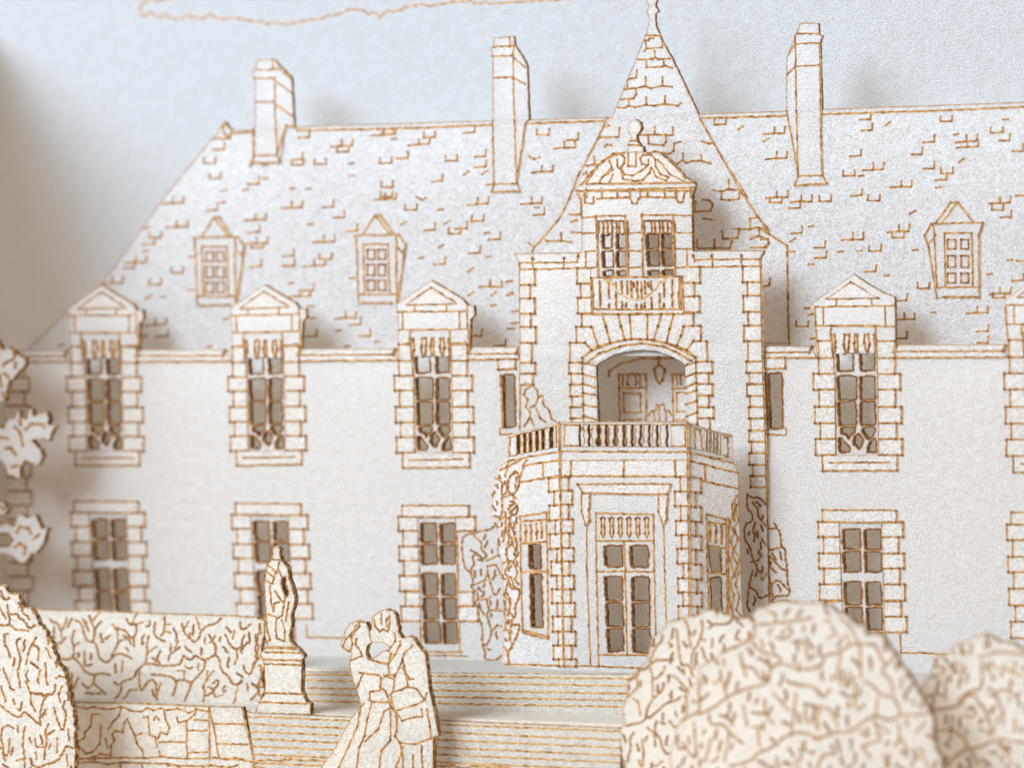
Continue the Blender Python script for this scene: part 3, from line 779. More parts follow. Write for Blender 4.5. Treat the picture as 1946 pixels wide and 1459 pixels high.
# arch moulding and jambs
g = Geo(TOW)
g.sheet(G1('@c1 572,1246 640,1190 780,1135 890,1112 1000,1106 1100,1116 1200,1136 1300,1182 1410,1242 1332,1293 1282,1258 1220,1228 1120,1193 1020,1183 880,1198 800,1223 720,1268 675,1298'), t=0.001, off=0.0014, rim=0, back=False)
g.lines(G('''@c1 570,1245 640,1190 780,1135 890,1110 1000,1105 1100,1115 1200,1135 1300,1180 1410,1240 ; 610,1275 700,1210 850,1160 1010,1135 1170,1160 1290,1215 1375,1265'''), w=4, off=0.0014)
g.build('arch_moulding', tower)
JL = [(1246, 1298, 'c1', 570, 676), (1280, 1302, 'c1', 572, 672)]
for side, xo, xi, rows in ((0, (572, 583), (672, 690), [(1282, 1304), (1362, 1390), (1436, 1466), (1441 + 60, 1441 + 80), (1441 + 148, 1441 + 168), (1441 + 232, 1441 + 262), (1441 + 318, 1441 + 342)]),
                           (1, (1410, 1425), (1332, 1340), [(1278, 1300), (1354, 1384), (1430, 1460), (1441 + 42, 1441 + 66), (1441 + 122, 1441 + 146), (1441 + 206, 1441 + 236), (1441 + 292, 1441 + 312)])):
    rows = sorted(rows)
    for (a0, a1), (b0, b1) in zip(rows, rows[1:]):
        f0, f1 = (a0 - 1246) / 560, (b0 - 1246) / 560
        X = lambda p, f: p[0] + (p[1] - p[0]) * f
        cst(tower, '@c1 %g,%g %g,%g %g,%g %g,%g' % (X(xo, f0), a0, X(xi, f0), a1, X(xi, f1), b1, X(xo, f1), b0), TOW, 1, 'jamb_stone')
# carved gable over the tower
g = Geo(TOW)
g.sheet(G1('@c0 606,1352 704,1218 784,1164 862,1144 912,1136 1005,1140 1085,1146 1160,1150 1240,1215 1330,1325 1385,1348'), t=0.0008, off=0.0008, rim=0, back=False)
g.lines(G('''@c0 600,1360 1000,1357 1390,1350 ; 525,1410 950,1400 1400,1386 ; 600,1350 700,1215 780,1160 860,1140 885,1165 880,1210 850,1250 830,1230 830,1180 ; 910,1110 910,1230 970,1230 968,1110 ; 920,1080 970,1075
; 1000,1170 1020,1145 1080,1145 1110,1180 1110,1230 ; 1000,1170 1010,1215 1060,1220 1060,1180 ; 860,1240 880,1290 940,1300 1010,1260 1050,1230 ; 860,1270 870,1320 950,1340 1020,1330 1070,1280 1080,1240 1120,1310 1190,1340 1210,1310
; 800,1255 720,1310 700,1345 ; 800,1290 770,1350 ; 770,1190 790,1240 740,1290 ; 1120,1240 1150,1290 1210,1310 ; 1130,1180 1220,1290 1330,1345 ; 560,1365 640,1275 720,1190 800,1138 880,1130 ; 1050,1136 1105,1120 1160,1136 1240,1206 1330,1316'''), w=3.3, off=0.0008)
g.build('gable_carving', tower)
g = Geo(TOW)
g.sheet(G1('@c0 905,1125 907,1062 928,1040 938,1010 914,988 906,940 932,890 964,882 1000,910 1008,945 998,970 972,1000 974,1040 1000,1077 1020,1088 1024,1125'), t=0.001, off=0.0014, rim=0.5, back=False)
g.lines(G('@c0 925,1042 975,1042 ; 912,1072 1000,1076'), w=3.4, off=0.0014)
g.build('urn_finial', tower)
g = Geo(TOW)
g.lines(G('''@c0 600,1395 600,1459 ; 715,1395 715,1459 ; 830,1395 830,1459 ; 925,1395 920,1459 ; 1055,1395 1055,1459 ; 1180,1395 1180,1459 ; 1270,1395 1265,1459 ; 1372,1395 1372,1459
; @c1 530,12 900,11 1390,10 ; 715,15 715,65 ; 830,15 830,60 ; 1055,15 1050,55 ; 1180,15 1180,60 ; 590,30 590,100 650,105 655,55 ; 580,45 595,45 ; 920,20 920,60 940,105 975,105 985,70 1000,60 1000,15 ; 1260,20 1265,60 1280,95 1310,95 1320,60 1330,20
; 680,68 790,64 910,60 ; 1010,55 1130,58 1250,62 ; 530,30 560,75 ; 560,90 562,200'''), w=3.3, off=0.0006)
g.build('dentil_frieze', tower)
# tower windows
for q, panes, ls, val in ((WL, '''@c1 722,332 735,345 750,350 765,333 784,334 785,428 724,430 ; 826,334 845,330 860,340 888,332 890,428 828,430 ; 722,462 793,460 795,568 726,570 ; 828,462 888,460 890,566 830,568 ; 728,608 793,605 794,634 732,637 ; 832,606 888,604 890,632 836,636''',
                           '@c1 672,195 780,196 890,195 ; 672,195 690,640 ; 888,195 905,640', (690, 725, 755, 790, 822, 842, 880)),
                          (WR, '''@c1 1044,338 1070,332 1090,340 1110,330 1130,338 1128,434 1048,436 ; 1158,334 1180,328 1195,338 1215,330 1234,334 1236,430 1160,432 ; 1052,458 1134,455 1135,558 1056,560 ; 1164,452 1238,450 1240,558 1168,560 ; 1062,608 1133,604 1134,636 1066,640 ; 1166,603 1238,600 1240,632 1170,636''',
                           '@c1 1010,190 1120,191 1240,190 ; 1012,180 1010,190 1020,640 ; 1240,190 1252,640', (1025, 1082, 1106, 1140, 1165, 1200, 1230))):
    g = Geo(TOW)
    g.sheet(G1(q), G(panes), t=0.012, rim=0, hole_wob=0.9, hole_rim=1.0)
    g.lines(G(ls), w=3.3, off=0.0004)
    for x in val:
        g.ink_line(G1('@c1 %g,245 %g,285 %g,318' % (x, x + 4, x + 1)), w=4, dk=1.1)
    g.build('tower_window', house)
# engraved balcony rail below them
g = Geo(TOW)
g.sheet(G1('@c1 636,652 1310,644 1322,916 646,920'), t=0.001, off=0.0016, rim=0, back=False)
g.lines(G('@c1 636,652 970,648 1310,643 1322,918 980,919 645,922 636,652 ; 650,885 980,886 1302,885 ; 648,670 655,885 ; 1298,660 1306,885'), w=3.3, off=0.0016)
g.lines(G('@c1 735,660 770,682 800,700 830,760 900,800 980,820 1050,790 1110,740 1150,680 1190,655 ; 735,660 760,690 785,660 ; 1150,680 1180,690 1195,655'), w=2.3, off=0.002, dk=0.6)
br = g.build('balcony_rail', tower)
for x, a, b in ((702, 680, 885), (770, 690, 800), (772, 845, 885), (822, 690, 885), (865, 680, 765), (866, 830, 885), (905, 680, 770), (898, 840, 885), (935, 680, 800), (980, 680, 800), (975, 850, 885), (1008, 690, 800), (1010, 850, 885), (1036, 680, 770), (1035, 840, 885),
                (1080, 680, 740), (1082, 800, 885), (1143, 770, 885), (1176, 690, 790), (1178, 845, 885), (1240, 670, 885), (1290, 660, 885), (1060, 690, 720), (950, 690, 720)):
    g.ink_line
    k = Geo(TOW)
    k.ink_line(G1('@c1 %g,%g %g,%g %g,%g' % (x, a, x + random.uniform(-4, 4), (a + b) / 2, x + 2, b)), w=4, off=0.0016, dk=1.05)
    k.build('rail_bar', house).parent = tower
# ivy on the tower
g = Geo(TOW); g.lines(G('''@c2 200,40 150,80 135,115 170,150 150,205 185,240 180,290 140,350 ; 205,40 240,90 245,140 215,200 185,210 ; 275,120 285,190 325,230 340,290 370,312 ; 245,130 275,125 ; 190,290 210,340 ; 230,220 260,290 300,320 ; 115,40 200,38'''), off=0.0004); g.build('ivy', tower)
g = Geo(TOW); IVT = G('''@c2 1790,850 1830,880 1860,870 1900,890 1930,930 ; 1790,850 1790,960 1830,990 1830,1050 1770,1070 1770,1190 1810,1230 1830,1330 1870,1390 1850,1459 ; 1830,910 1870,960 1870,1010 1940,1100 ; 1850,1060 1830,1120 1850,1150 1840,1200
; 1820,1350 1870,1340 1900,1300 ; 1900,1180 1940,1240 ; @c3 1830,0 1800,130 1790,260 1810,300 ; 1810,120 1860,150 1880,210 1940,180 ; 1880,0 1900,70 1930,20''')
g.leafy(IVT, off=0.0004, jit=1.0, w=3.2); g.leafy(twig(G1('@p 1424,945 1452,960 1455,1150 1428,1160 1420,1040'), 60, 13, 13, IVT), off=0.0004, w=2.9); g.build('ivy', tower)

# ---- entrance bay: three card faces folded round
FRONT = Plane(D_BAY)
fl, fr = FRONT.at((1067, 1040)), FRONT.at((1309, 1040))
el, er = Plane(0.6).at((963, 1040)), Plane(0.6).at((1404, 1040))
def upr(a, b):
    a, b = Vector((a.x, a.y, 0)), Vector((b.x, b.y, 0))
    d = b - a
    n = Vector((d.y, -d.x, 0)).normalized()
    if n.y > 0: n = -n
    return Plane(p0=a, n=n)
LEFT, RIGHT = upr(el, fl), upr(fr, er)
def lerp(a, b, t): return (a[0] + (b[0] - a[0]) * t, a[1] + (b[1] - a[1]) * t)
FLT, FLB = G1('@c2 400,322')[0], G1('@c3 435,705')[0]
FRT, FRB = G1('@c2 1348,320')[0], G1('@c3 1368,712')[0]
FLD, FRD = (FLB[0] + .3, FLB[1] + 16), (FRB[0] + .3, FRB[1] + 16)
# front
FL_S = lerp(FLT, FLB, (535 - 322) / 1780.0)
g = Geo(FRONT)
FDOOR = G1('@c2 672,992 1095,1000 1103,1459 @c3 1112,628 690,622 672,0')
FDOOR = G1('@c2 672,992 1095,1000 @c3 1112,628 690,622')
g.sheet([G1('@c2 402,533')[0], G1('@c2 1349,538')[0], FRD, FLD], [FDOOR], t=0.011, rim=0, hole_wob=0, hole_rim=0)
g.lines(G('''@c2 400,605 880,603 1345,600 ; 415,715 880,717 1345,720 ; 605,1085 @c3 605,0 632,700 ; @c2 1170,1085 @c3 1180,0 1192,440 ; @c3 435,700 690,706 940,716 1360,725'''), w=3.1)
bay = g.build('entrance_bay', house)
g = Geo(FRONT); g.lines([[FLT, lerp(FLT, FLB, .3), lerp(FLT, FLB, .6), FLB], [FRT, lerp(FRT, FRB, .3), lerp(FRT, FRB, .6), FRB]], w=4.2, off=0.0012); g.build('fold_line', bay)
for q in ('400,605 488,605 483,716 408,716', '490,605 880,603 875,717 485,716', '882,603 1255,600 1258,719 877,717', '1257,600 1345,600 1345,720 1260,720'):
    cst(bay, '@c2 ' + q, FRONT, 0, 'frieze_panel', 0.0006)
g = Geo(FRONT)
g.sheet(G1('@c2 535,775 1230,775 1198,850 575,842'), t=0.001, off=0.0014, rim=0, back=False)
g.lines(G('@c2 535,775 880,774 1230,775 1200,850 880,847 575,840 535,775'), off=0.0014)
g.build('door_cornice', bay)
for q in ('570,845 565,970 595,1082 625,1050 620,960 630,845', '1135,850 1135,980 1170,1085 1195,1040 1195,960 1205,850'):
    g = Geo(FRONT); l = G1('@c2 ' + q); g.sheet(l, t=0.001, off=0.0014, rim=0, back=False); g.ink_line(l + l[:1], off=0.0014); g.build('bracket', bay)
def quoins(pl, rows, parent, mid_i, wides, inner_first):
    pass
# fold stones
L_W = [325, 365, 330, 375, 335, 385, 345, 385, 350, 390, 355, 395, 360, 400]
R_W = [470, 495, 470, 500, 475, 505, 475, 510, 485, 515, 490, 520, 490, 525]
Y_L = [725, 820, 925, 1035, 1135, 1245, 1345, 1441 - 40, 1441 + 35 - 0]
YL = [(725), (823), (926), (1035), (1137), (1246), (1346), (1434 + 40), (1416 + 135 + 24), (1416 + 237 + 24), (1416 + 336 + 24), (1416 + 450 + 24), (1416 + 553 + 24), (1416 + 655 + 24), (1416 + 705 + 24)]
YL = [725, 823, 926, 1035, 1137, 1246, 1346, 1451, 1551, 1652, 1752, 1864, 1966, 2068, 2120]   # rows, in the c2 view's pixels
def midL(y): return 402 + (y - 322) / 1800 * 36
def midR(y): return 1346 + (y - 322) / 1800 * 20
for k in range(14):
    y0, y1 = YL[k], YL[k + 1]
    cst(bay, '@c2 %g,%g %g,%g %g,%g %g,%g' % (midL(y0), y0, R_W[k], y0, R_W[k], y1, midL(y1), y1), FRONT, 3, 'stone')
YR = [722, 830, 937, 1046, 1150, 1252, 1360, 1471, 1573, 1675, 1770, 1880, 1985, 2090, 2125]
RL = [1295, 1256, 1300, 1264, 1306, 1274, 1318, 1280, 1316, 1282, 1322, 1286, 1326, 1290]
RR_ = [1446, 1406, 1446, 1408, 1448, 1408, 1448, 1415, 1452, 1420, 1455, 1424, 1458, 1428]
for k in range(14):
    y0, y1 = YR[k], YR[k + 1]
    cst(bay, '@c2 %g,%g %g,%g %g,%g %g,%g' % (RL[k], y0, midR(y0), y0, midR(y1), y1, RL[k], y1), FRONT, 1, 'stone')
# french door
g = Geo(FRONT)
g.sheet(FDOOR, G('''@c2 735,1240 760,1234 862,1234 866,1380 760,1382 742,1370 ; 928,1240 950,1234 1046,1238 1054,1262 1050,1386 1000,1382 950,1388 936,1378
; @c3 738,50 858,46 864,214 748,216 ; 942,54 1056,50 1062,216 944,216 ; 750,242 862,240 868,404 756,406 ; 944,244 1062,242 1062,406 946,408 ; 756,432 866,428 872,584 766,594 ; 946,434 1064,430 1072,600 950,596'''), t=0.011, rim=0, hole_wob=1.1)
g.lines(G('''@c2 670,990 880,996 1095,1000 ; 670,990 @c3 675,0 692,700 ; @c2 1097,1000 @c3 1102,0 1112,470 ; @c2 672,1195 880,1196 1100,1195 ; 880,1200 @c3 888,0 900,615 ; @c2 680,1420 870,1420 ; 890,1420 1095,1425 ; @c3 690,622 900,622 1112,628'''), w=3.3)
g.lines([G1('@c2 %g,1030 %g,1020 %g,1030 %g,1085 %g,1140 %g,1172 %g,1140 %g,1085 %g,1030' % (x - 14, x + 2, x + 15, x + 11, x + 15, x + 4, x - 12, x - 9, x - 14)) for x in (722, 786, 850, 914, 980, 1045)], w=3.4, dk=0.95, jit=0.3)
g.build('french_door', bay)
# left face
g = Geo(LEFT)
LWIN = G1('@c2 112,1016 305,986 @c3 318,488 130,438')
g.sheet([FL_S] + [FLD] + G1('''@p 966,1276 @p 962,1276 @b3 1850,690 1850,550 1860,400 1855,300 1850,100 @b2 1842,1330 1815,1280 1822,1180 1800,1090 1820,1040 1765,1030 1755,1000 1772,900 1782,800 1755,775 1800,722 1800,660 1895,600 @c2 20,605'''), [LWIN], t=0.011, rim=0.5, hole_wob=0, hole_rim=0)
g.lines(G('''@c2 130,640 260,618 400,600 ; 110,765 250,738 402,715 ; 280,625 280,740 ; @c3 0,690 220,695 435,702'''), w=3.5)
lf = g.build('entrance_bay_side', house)
for k in range(14):
    y0, y1 = YL[k], YL[k + 1]
    s = 8 if k < 6 else 0
    cst(lf, '@c2 %g,%g %g,%g %g,%g %g,%g' % (L_W[k], y0 + s, midL(y0), y0, midL(y1), y1, L_W[k], y1 + s), LEFT, 1, 'stone')
g = Geo(LEFT)
g.sheet(LWIN, G('@c2 178,1226 254,1216 263,1398 188,1396 ; @c3 190,28 264,24 274,414 198,410'), t=0.011, rim=0, hole_wob=0.9)
g.lines(G('''@c2 110,1015 305,985 ; 110,1015 @c3 118,0 130,450 ; @c2 307,985 @c3 314,0 320,490 ; @c2 115,1052 308,1036 ; 118,1215 310,1200 ; 122,1425 312,1420 ; @c3 130,435 318,488'''), w=3.7)
for x in (150, 190, 232, 268):
    g.ink_line(G1('@c2 %g,%g %g,%g %g,%g' % (x, 1080 - (x - 150) * .15, x + 4, 1130, x, 1195 - (x - 150) * .2)), w=4.4, dk=1.0)
w = g.build('bay_window', lf)
g = Geo(LEFT); q = G1('@c3 130,436 320,488 322,504 140,458'); g.sheet(q, t=0.001, off=0.0012, rim=0, back=False); g.lines([q + q[:1]], w=3.2, off=0.0012); g.build('sill', lf)
IV = '''@c2 110,600 20,650 0,720 ; 75,680 30,720 20,790 30,850 75,845 110,770 100,700 75,680 ; 65,850 60,920 20,960 ; 90,935 40,980 60,1010 90,990 90,935 ; 40,1010 30,1090 20,1150 60,1180 30,1240 ; 40,1070 80,1170 90,1250 60,1300 95,1300 ; 100,1280 60,1350 90,1420 ; 10,1300 30,1360 0,1420
; 130,640 160,600 ; 140,650 110,720 ; @c3 0,60 40,40 60,90 ; 50,130 105,130 110,190 70,260 80,330 40,380 ; 60,400 110,390 100,450 70,520 20,600 30,690 ; 0,190 40,250 20,330 ; 0,430 50,450 30,510 ; 20,90 50,130 ; 90,20 70,60 100,100 ; @b2 1945,690 1890,730 1880,840 1840,860 1850,960 1830,1040
; 1860,870 1920,850 1945,880 ; 1900,990 1900,930 1945,920 ; 1870,980 1870,1120 1850,1200 ; 1910,1060 1890,1100 1900,1180 1870,1280 1890,1340 ; 1945,1130 1920,1220 1945,1270 ; 1850,1360 1910,1340 1945,1380 ; 1895,610 1880,650 1830,670 ; 1800,730 1850,770 1840,850 ; 1830,1040 1870,1010 1900,1040
; @b3 1870,20 1900,60 1880,120 1860,180 ; 1900,90 1940,120 ; 1880,160 1910,220 1890,300 1930,340 ; 1860,300 1880,380 1860,440 ; 1920,380 1890,480 1930,560 1880,600 ; 1860,560 1890,620 1890,690'''
g = Geo(LEFT); g.leafy(G(IV), w=3.5, off=0.0004, jit=0.9); g.leafy(twig(G1('@p 936,905 985,890 985,1000 980,1180 962,1250 955,1100 935,960'), 110, 9, 11, G(IV)), off=0.0004, w=2.9); g.build('ivy', lf)
# right face
FR_S = G1('@c2 1349,538')[0]
g = Geo(RIGHT)
RWIN = G1('@c2 1492,1002 1630,1036 @c3 1642,340 1506,300')
g.sheet([FR_S] + G1('@c2 1686,598 1692,620 1724,690 1735,1000 @c3 1752,200 1757,340 1762,830') + [FRD], [RWIN], t=0.011, rim=0.75, hole_wob=0, hole_rim=0)
g.lines(G('@c2 1360,605 1540,650 1725,695 ; 1360,730 1540,770 1730,812 ; 1475,640 1480,745 ; 1650,1030 @c3 1650,0 1655,340'), w=3.5)
rf = g.build('entrance_bay_side', house)
for k in range(14):
    y0, y1 = YR[k], YR[k + 1]
    s = 10 if k < 8 else 4
    cst(rf, '@c2 %g,%g %g,%g %g,%g %g,%g' % (midR(y0), y0, RR_[k], y0 + s, RR_[k], y1 + s, midR(y1), y1), RIGHT, 3, 'stone')
g = Geo(RIGHT)
g.sheet(RWIN, G('@c2 1512,1240 1584,1246 1590,1424 1526,1420 ; @c3 1524,58 1590,54 1596,304 1532,300'), t=0.011, rim=0, hole_wob=0.9)
g.lines(G('''@c2 1490,1000 1632,1036 ; 1490,1000 @c3 1496,0 1506,300 ; @c2 1632,1036 @c3 1640,0 1642,335 ; @c2 1492,1050 1632,1075 ; 1492,1228 1635,1250 ; 1500,1430 1636,1440'''), w=3.7)
for x in (1510, 1555, 1598):
    g.ink_line(G1('@c2 %g,%g %g,1130 %g,%g' % (x, 1068 + (x - 1510) * .2, x + 4, x, 1195 + (x - 1510) * .2)), w=4.4)
g.build('bay_window', rf)
g = Geo(RIGHT); g.lines(G('''@c2 1715,860 1675,930 1680,1000 1660,1060 1690,1130 1665,1200 1685,1280 1660,1340 1700,1459 ; 1725,900 1700,960 1725,1040 1690,1100 1720,1180 1690,1250 1730,1330 1705,1400 ; @c3 1700,0 1660,90 1690,180 1670,270 1690,340
; 1730,10 1700,100 1730,200 1705,290 1740,330 ; @c2 1700,920 1690,1050 ; 1680,1300 1720,1380 1690,1459'''), w=3.1, off=0.0004); g.build('ivy', rf)
# balustrade round the top of the bay
def rail(pl, shape, name, parent, ls=(), wob_=0.4, rim=0.6):
    g = Geo(pl); g.sheet(shape, t=0.011, wobble=wob_, rim=rim); g.lines(ls, w=3.1); return g.build(name, parent)
bal = Geo(FRONT)
bal.sheet(G1('@c2 402,500 1347,505 1349,537 402,532'), t=0.011, rim=0)
bal.lines(G('@c2 400,535 880,537 1345,540'), w=3.3)
bs = bal.build('balustrade', house)
rail(FRONT, G1('@c2 402,320 870,316 1348,319 1348,337 402,337'), 'top_rail', bs)
rail(FRONT, G1('@c2 402,336 545,337 547,360 541,420 548,501 402,501'), 'end_panel', bs, G('@c2 440,342 545,340 ; 440,342 436,495 545,492'), 0)
rail(FRONT, G1('@c2 1222,337 1347,337 1347,505 1224,503 1230,430'), 'end_panel', bs, G('@c2 1230,341 1332,341 1332,495 1230,495'), 0)
SX = [565, 628, 692, 753, 817, 882, 945, 1008, 1072, 1133, 1202]
for a, b in zip(SX, SX[1:]):
    x0, x1 = a + 16, b - 16
    j = lambda: random.uniform(-4, 4)
    rail(FRONT, G1('@c2 %g,336 %g,336 %g,375 %g,420 %g,465 %g,502 %g,502 %g,465 %g,420 %g,375' % (x0 - 6, x1 + 6, x1 + j(), x1 + 6 + j(), x1 + j() - 3, x1 + 8, x0 - 8, x0 + 3 + j(), x0 - 6 + j(), x0 + j())), 'baluster', bs, (), 0.5, 0.95)
# left side of the balustrade
bl = Geo(LEFT)
tl = lambda x: 415 + (x - 20) * (322 - 415) / 382.0
bl_ = lambda x: 605 + (x - 20) * (533 - 605) / 382.0
bl.sheet(G1('@c2 20,%g 402,500 402,533 20,605' % 572), t=0.011, rim=0.4)
bl.lines(G('@c2 20,605 200,570 400,535'), w=3.3)
bsl = bl.build('balustrade', house)
rail(LEFT, G1('@c2 20,415 200,366 402,320 402,338 200,384 22,433'), 'top_rail', bsl)
rail(LEFT, G1('@c2 20,432 84,416 86,556 20,572'), 'end_panel', bsl, G('@c2 36,430 82,418 ; 36,430 32,572 86,560'), 0)
rail(LEFT, G1('@c2 358,347 402,338 402,500 360,508'), 'end_panel', bsl, G('@c2 378,350 378,500'), 0)
SXL = [100, 145, 187, 236, 281, 338]
for a, b in zip(SXL, SXL[1:]):
    x0, x1 = a + 13, b - 13
    yt = lambda x: tl(x) + 17
    yb = lambda x: bl_(x) - 32
    rail(LEFT, G1('@c2 %g,%g %g,%g %g,%g %g,%g %g,%g %g,%g' % (x0 - 3, yt(x0), x1 + 3, yt(x1), x1 + 3, (yt(x1) + yb(x1)) / 2, x1 + 4, yb(x1), x0 - 4, yb(x0), x0 - 2, (yt(x0) + yb(x0)) / 2)), 'baluster', bsl, (), 0.5, 0.95)
# right side
bq = Geo(RIGHT)
bq.sheet(G1('@c2 1348,505 1684,575 1686,598 1349,537'), t=0.011, rim=0.4)
bq.lines(G('@c2 1360,542 1520,580 1684,620'), w=3.3)
bsr = bq.build('balustrade', house)
rail(RIGHT, G1('@c2 1348,319 1480,360 1530,378 1570,388 1620,400 1684,412 1684,432 1560,402 1348,338'), 'top_rail', bsr)
rail(RIGHT, G1('@c2 1348,338 1478,374 1482,534 1348,505'), 'end_panel', bsr, G('@c2 1400,370 1404,512 ; 1400,370 1445,380 ; 1440,385 1460,520'), 0)
rail(RIGHT, G1('@c2 1590,410 1684,432 1684,576 1592,556'), 'end_panel', bsr, G('@c2 1620,430 1645,432 1646,575 1625,570'), 0)
for x0, x1 in ((1490, 1502), (1514, 1528), (1541, 1555), (1566, 1578)):
    y = lambda x: 374 + (x - 1478) * 0.26
    rail(RIGHT, G1('@c2 %g,%g %g,%g %g,%g %g,%g' % (x0, y(x0), x1, y(x1), x1 + 2, y(x1) + 160, x0 - 1, y(x0) + 160)), 'baluster', bsr, (), 0.5, 0.95)

# ================================================================== garden in front
def foot(pl, px, z):
    p = pl.at((px, 1400))
    return Vector((p.x, p.y, z))
# ---- upper flight
STEP = Plane(D_STEP)
st = empty('garden_stairs', foot(STEP, 900, Z_BASE), 'upper flight of white paper steps below the entrance bay', 'stairs', 'flights of garden steps')
ys = [(0, 1274.5, 1279.5), (1, 1280.5, 1288.5), (2, 1292, 1302), (3, 1306.5, 1317), (4, 1318.5, 1329), (5, 1331, 1341.5)]
cuts = [(1276, 1281.5), (1280.5, 1289), (1291.5, 1302.5), (1306.5, 1317), (1318, 1330.5), (1331, 1342.5), (1350, 1363)]
for (a0, a1), (b0, b1) in zip(cuts, cuts[1:]):
    g = Geo(STEP)
    X = lambda y0, y1, x: y0 + (y1 - y0) * (x - 575) / 625.0
    q = [(555, X(a0, a1, 555)), (1240, X(a0, a1, 1240)), (1240, X(b0, b1, 1240)), (555, X(b0, b1, 555))]
    g.sheet(q, t=0.011, rim=0.3 if a0 == 1276 else 0)
    if a0 != 1276: g.ink_line([(555, q[0][1]), (700, X(a0, a1, 700)), (950, X(a0, a1, 950)), (1240, q[1][1])], w=3.2, dk=0.8)
    g.build('step', st, M_CREAM)
# ---- lower flight with its cheek wall and clipped hedge on one sheet
LOWP = Plane(D_LOW)
st2 = empty('garden_stairs', foot(LOWP, 800, Z_BASE), 'lower flight of paper steps behind the dancing couple, with ladder-like cheek wall', 'stairs', 'flights of garden steps')
cuts = [(1353.5, 1383), (1360.5, 1389), (1374.5, 1405.5), (1388.5, 1420), (1402.5, 1434.5), (1416.5, 1448), (1432, 1462), (1448, 1477), (1464, 1492), (1500, 1530)]
def XL(c, x):   # left value at x=470, right at x=1178
    return c[0] + (c[1] - c[0]) * (x - 470) / 708.0
for i, (a, b) in enumerate(zip(cuts, cuts[1:])):
    g = Geo(LOWP)
    xl = 469 + i * 2.2
    q = [(xl, XL(a, xl)), (1178, XL(a, 1178)), (1180, XL(b, 1180)), (xl + 2.2, XL(b, xl + 2.2))]
    g.sheet(q, t=0.011, rim=0.5 if i == 0 else 0, wobble=0)
    if i: g.lines([[(xl, q[0][1]), (640, XL(a, 640)), (850, XL(a, 850)), (1000, XL(a, 1000)), (1178, q[1][1])]], w=3.2, dk=0.8)
    g.build('step', st2, M_CREAM)
g = Geo(LOWP)
g.sheet(G1('@a3 1545,1005 1790,1010 1830,1200 1875,1400 1890,1800 1545,1800'), t=0.0155, rim=0.5, off=0.0004)
g.lines(G('@a3 1550,1010 1550,1380 ; 1545,1010 1580,1150 1620,1380 ; 1575,1130 1800,1132 ; 1605,1277 1830,1282 ; 1790,1010 1840,1230 1880,1415 ; 1880,1415 1760,1390 1550,1380'), w=3.3, off=0.0004)
wl = g.build('cheek_wall', st2, M_CREAM)
HL = G1('@a3 100,965 540,972 1000,982 1545,1004 1545,1800 100,1800')
g = Geo(LOWP)
g.sheet(HL, t=0.0155, rim=0.6, wobble=0.6, off=0.0004)
g.lines(G('''@a3 580,1005 640,1020 700,1005 760,1018 820,1020 900,1005 960,1030 1040,1040 1090,1010 1130,1030 1190,1015 1240,1030 1310,1015 1400,1050 1450,1020 1540,1040 ; 730,1060 680,1060 670,1150 630,1190 620,1240 560,1270 640,1350 680,1340 740,1280 745,1140
; 660,1390 740,1350 820,1365 ; 780,1240 800,1310 ; 820,1360 820,1290 850,1250 830,1210 860,1180 910,1195 920,1120 940,1090 970,1160 1000,1220 1050,1200 ; 1000,1220 1010,1270 1050,1320 1065,1380 ; 900,1010 880,1070 850,1100 800,1165 ; 1060,1080 1095,1075 1100,1150 1105,1210 1150,1225 1160,1300
; 1140,1100 1150,1070 1175,1100 ; 1215,1030 1225,1100 1255,1160 1235,1210 1190,1190 1165,1240 ; 1180,1265 1260,1260 1370,1268 ; 1310,1080 1320,1120 1380,1110 1440,1060 1450,1020 ; 1380,1110 1385,1370 ; 1385,1180 1530,1178 ; 1440,1100 1530,1105 ; 1385,1340 1530,1338 ; 1180,1330 1185,1375
; 560,1390 700,1385 900,1380 1070,1382 1200,1370 1260,1380 1380,1385 1545,1385 ; 560,1420 700,1410 800,1430 900,1415 1100,1420 1240,1425 1320,1440 1500,1440 ; 890,1420 890,1480 ; 1050,1425 1060,1480 ; 1240,1440 1290,1430 1330,1459 ; 1500,1450 1560,1435 1640,1445 1700,1450 1760,1435'''), w=3.3, off=0.0004)
g.build('hedge_face', st2, M_CREAM)
g = Geo(LOWP)
g.lines(G('@a3 1620,1380 1680,1395 1740,1380 1800,1395 1860,1410 @b3 60,1400 130,1395 200,1405 280,1385 350,1400 450,1395 540,1410 ; @b3 0,1440 100,1459 ; 1330,1440 1400,1445 1480,1435 1560,1459 1640,1440 1740,1450 1830,1445 1900,1459'), w=3.4, dk=0.8, off=0.0006)
tag(g.build('ground_cover', st2), kind='stuff')
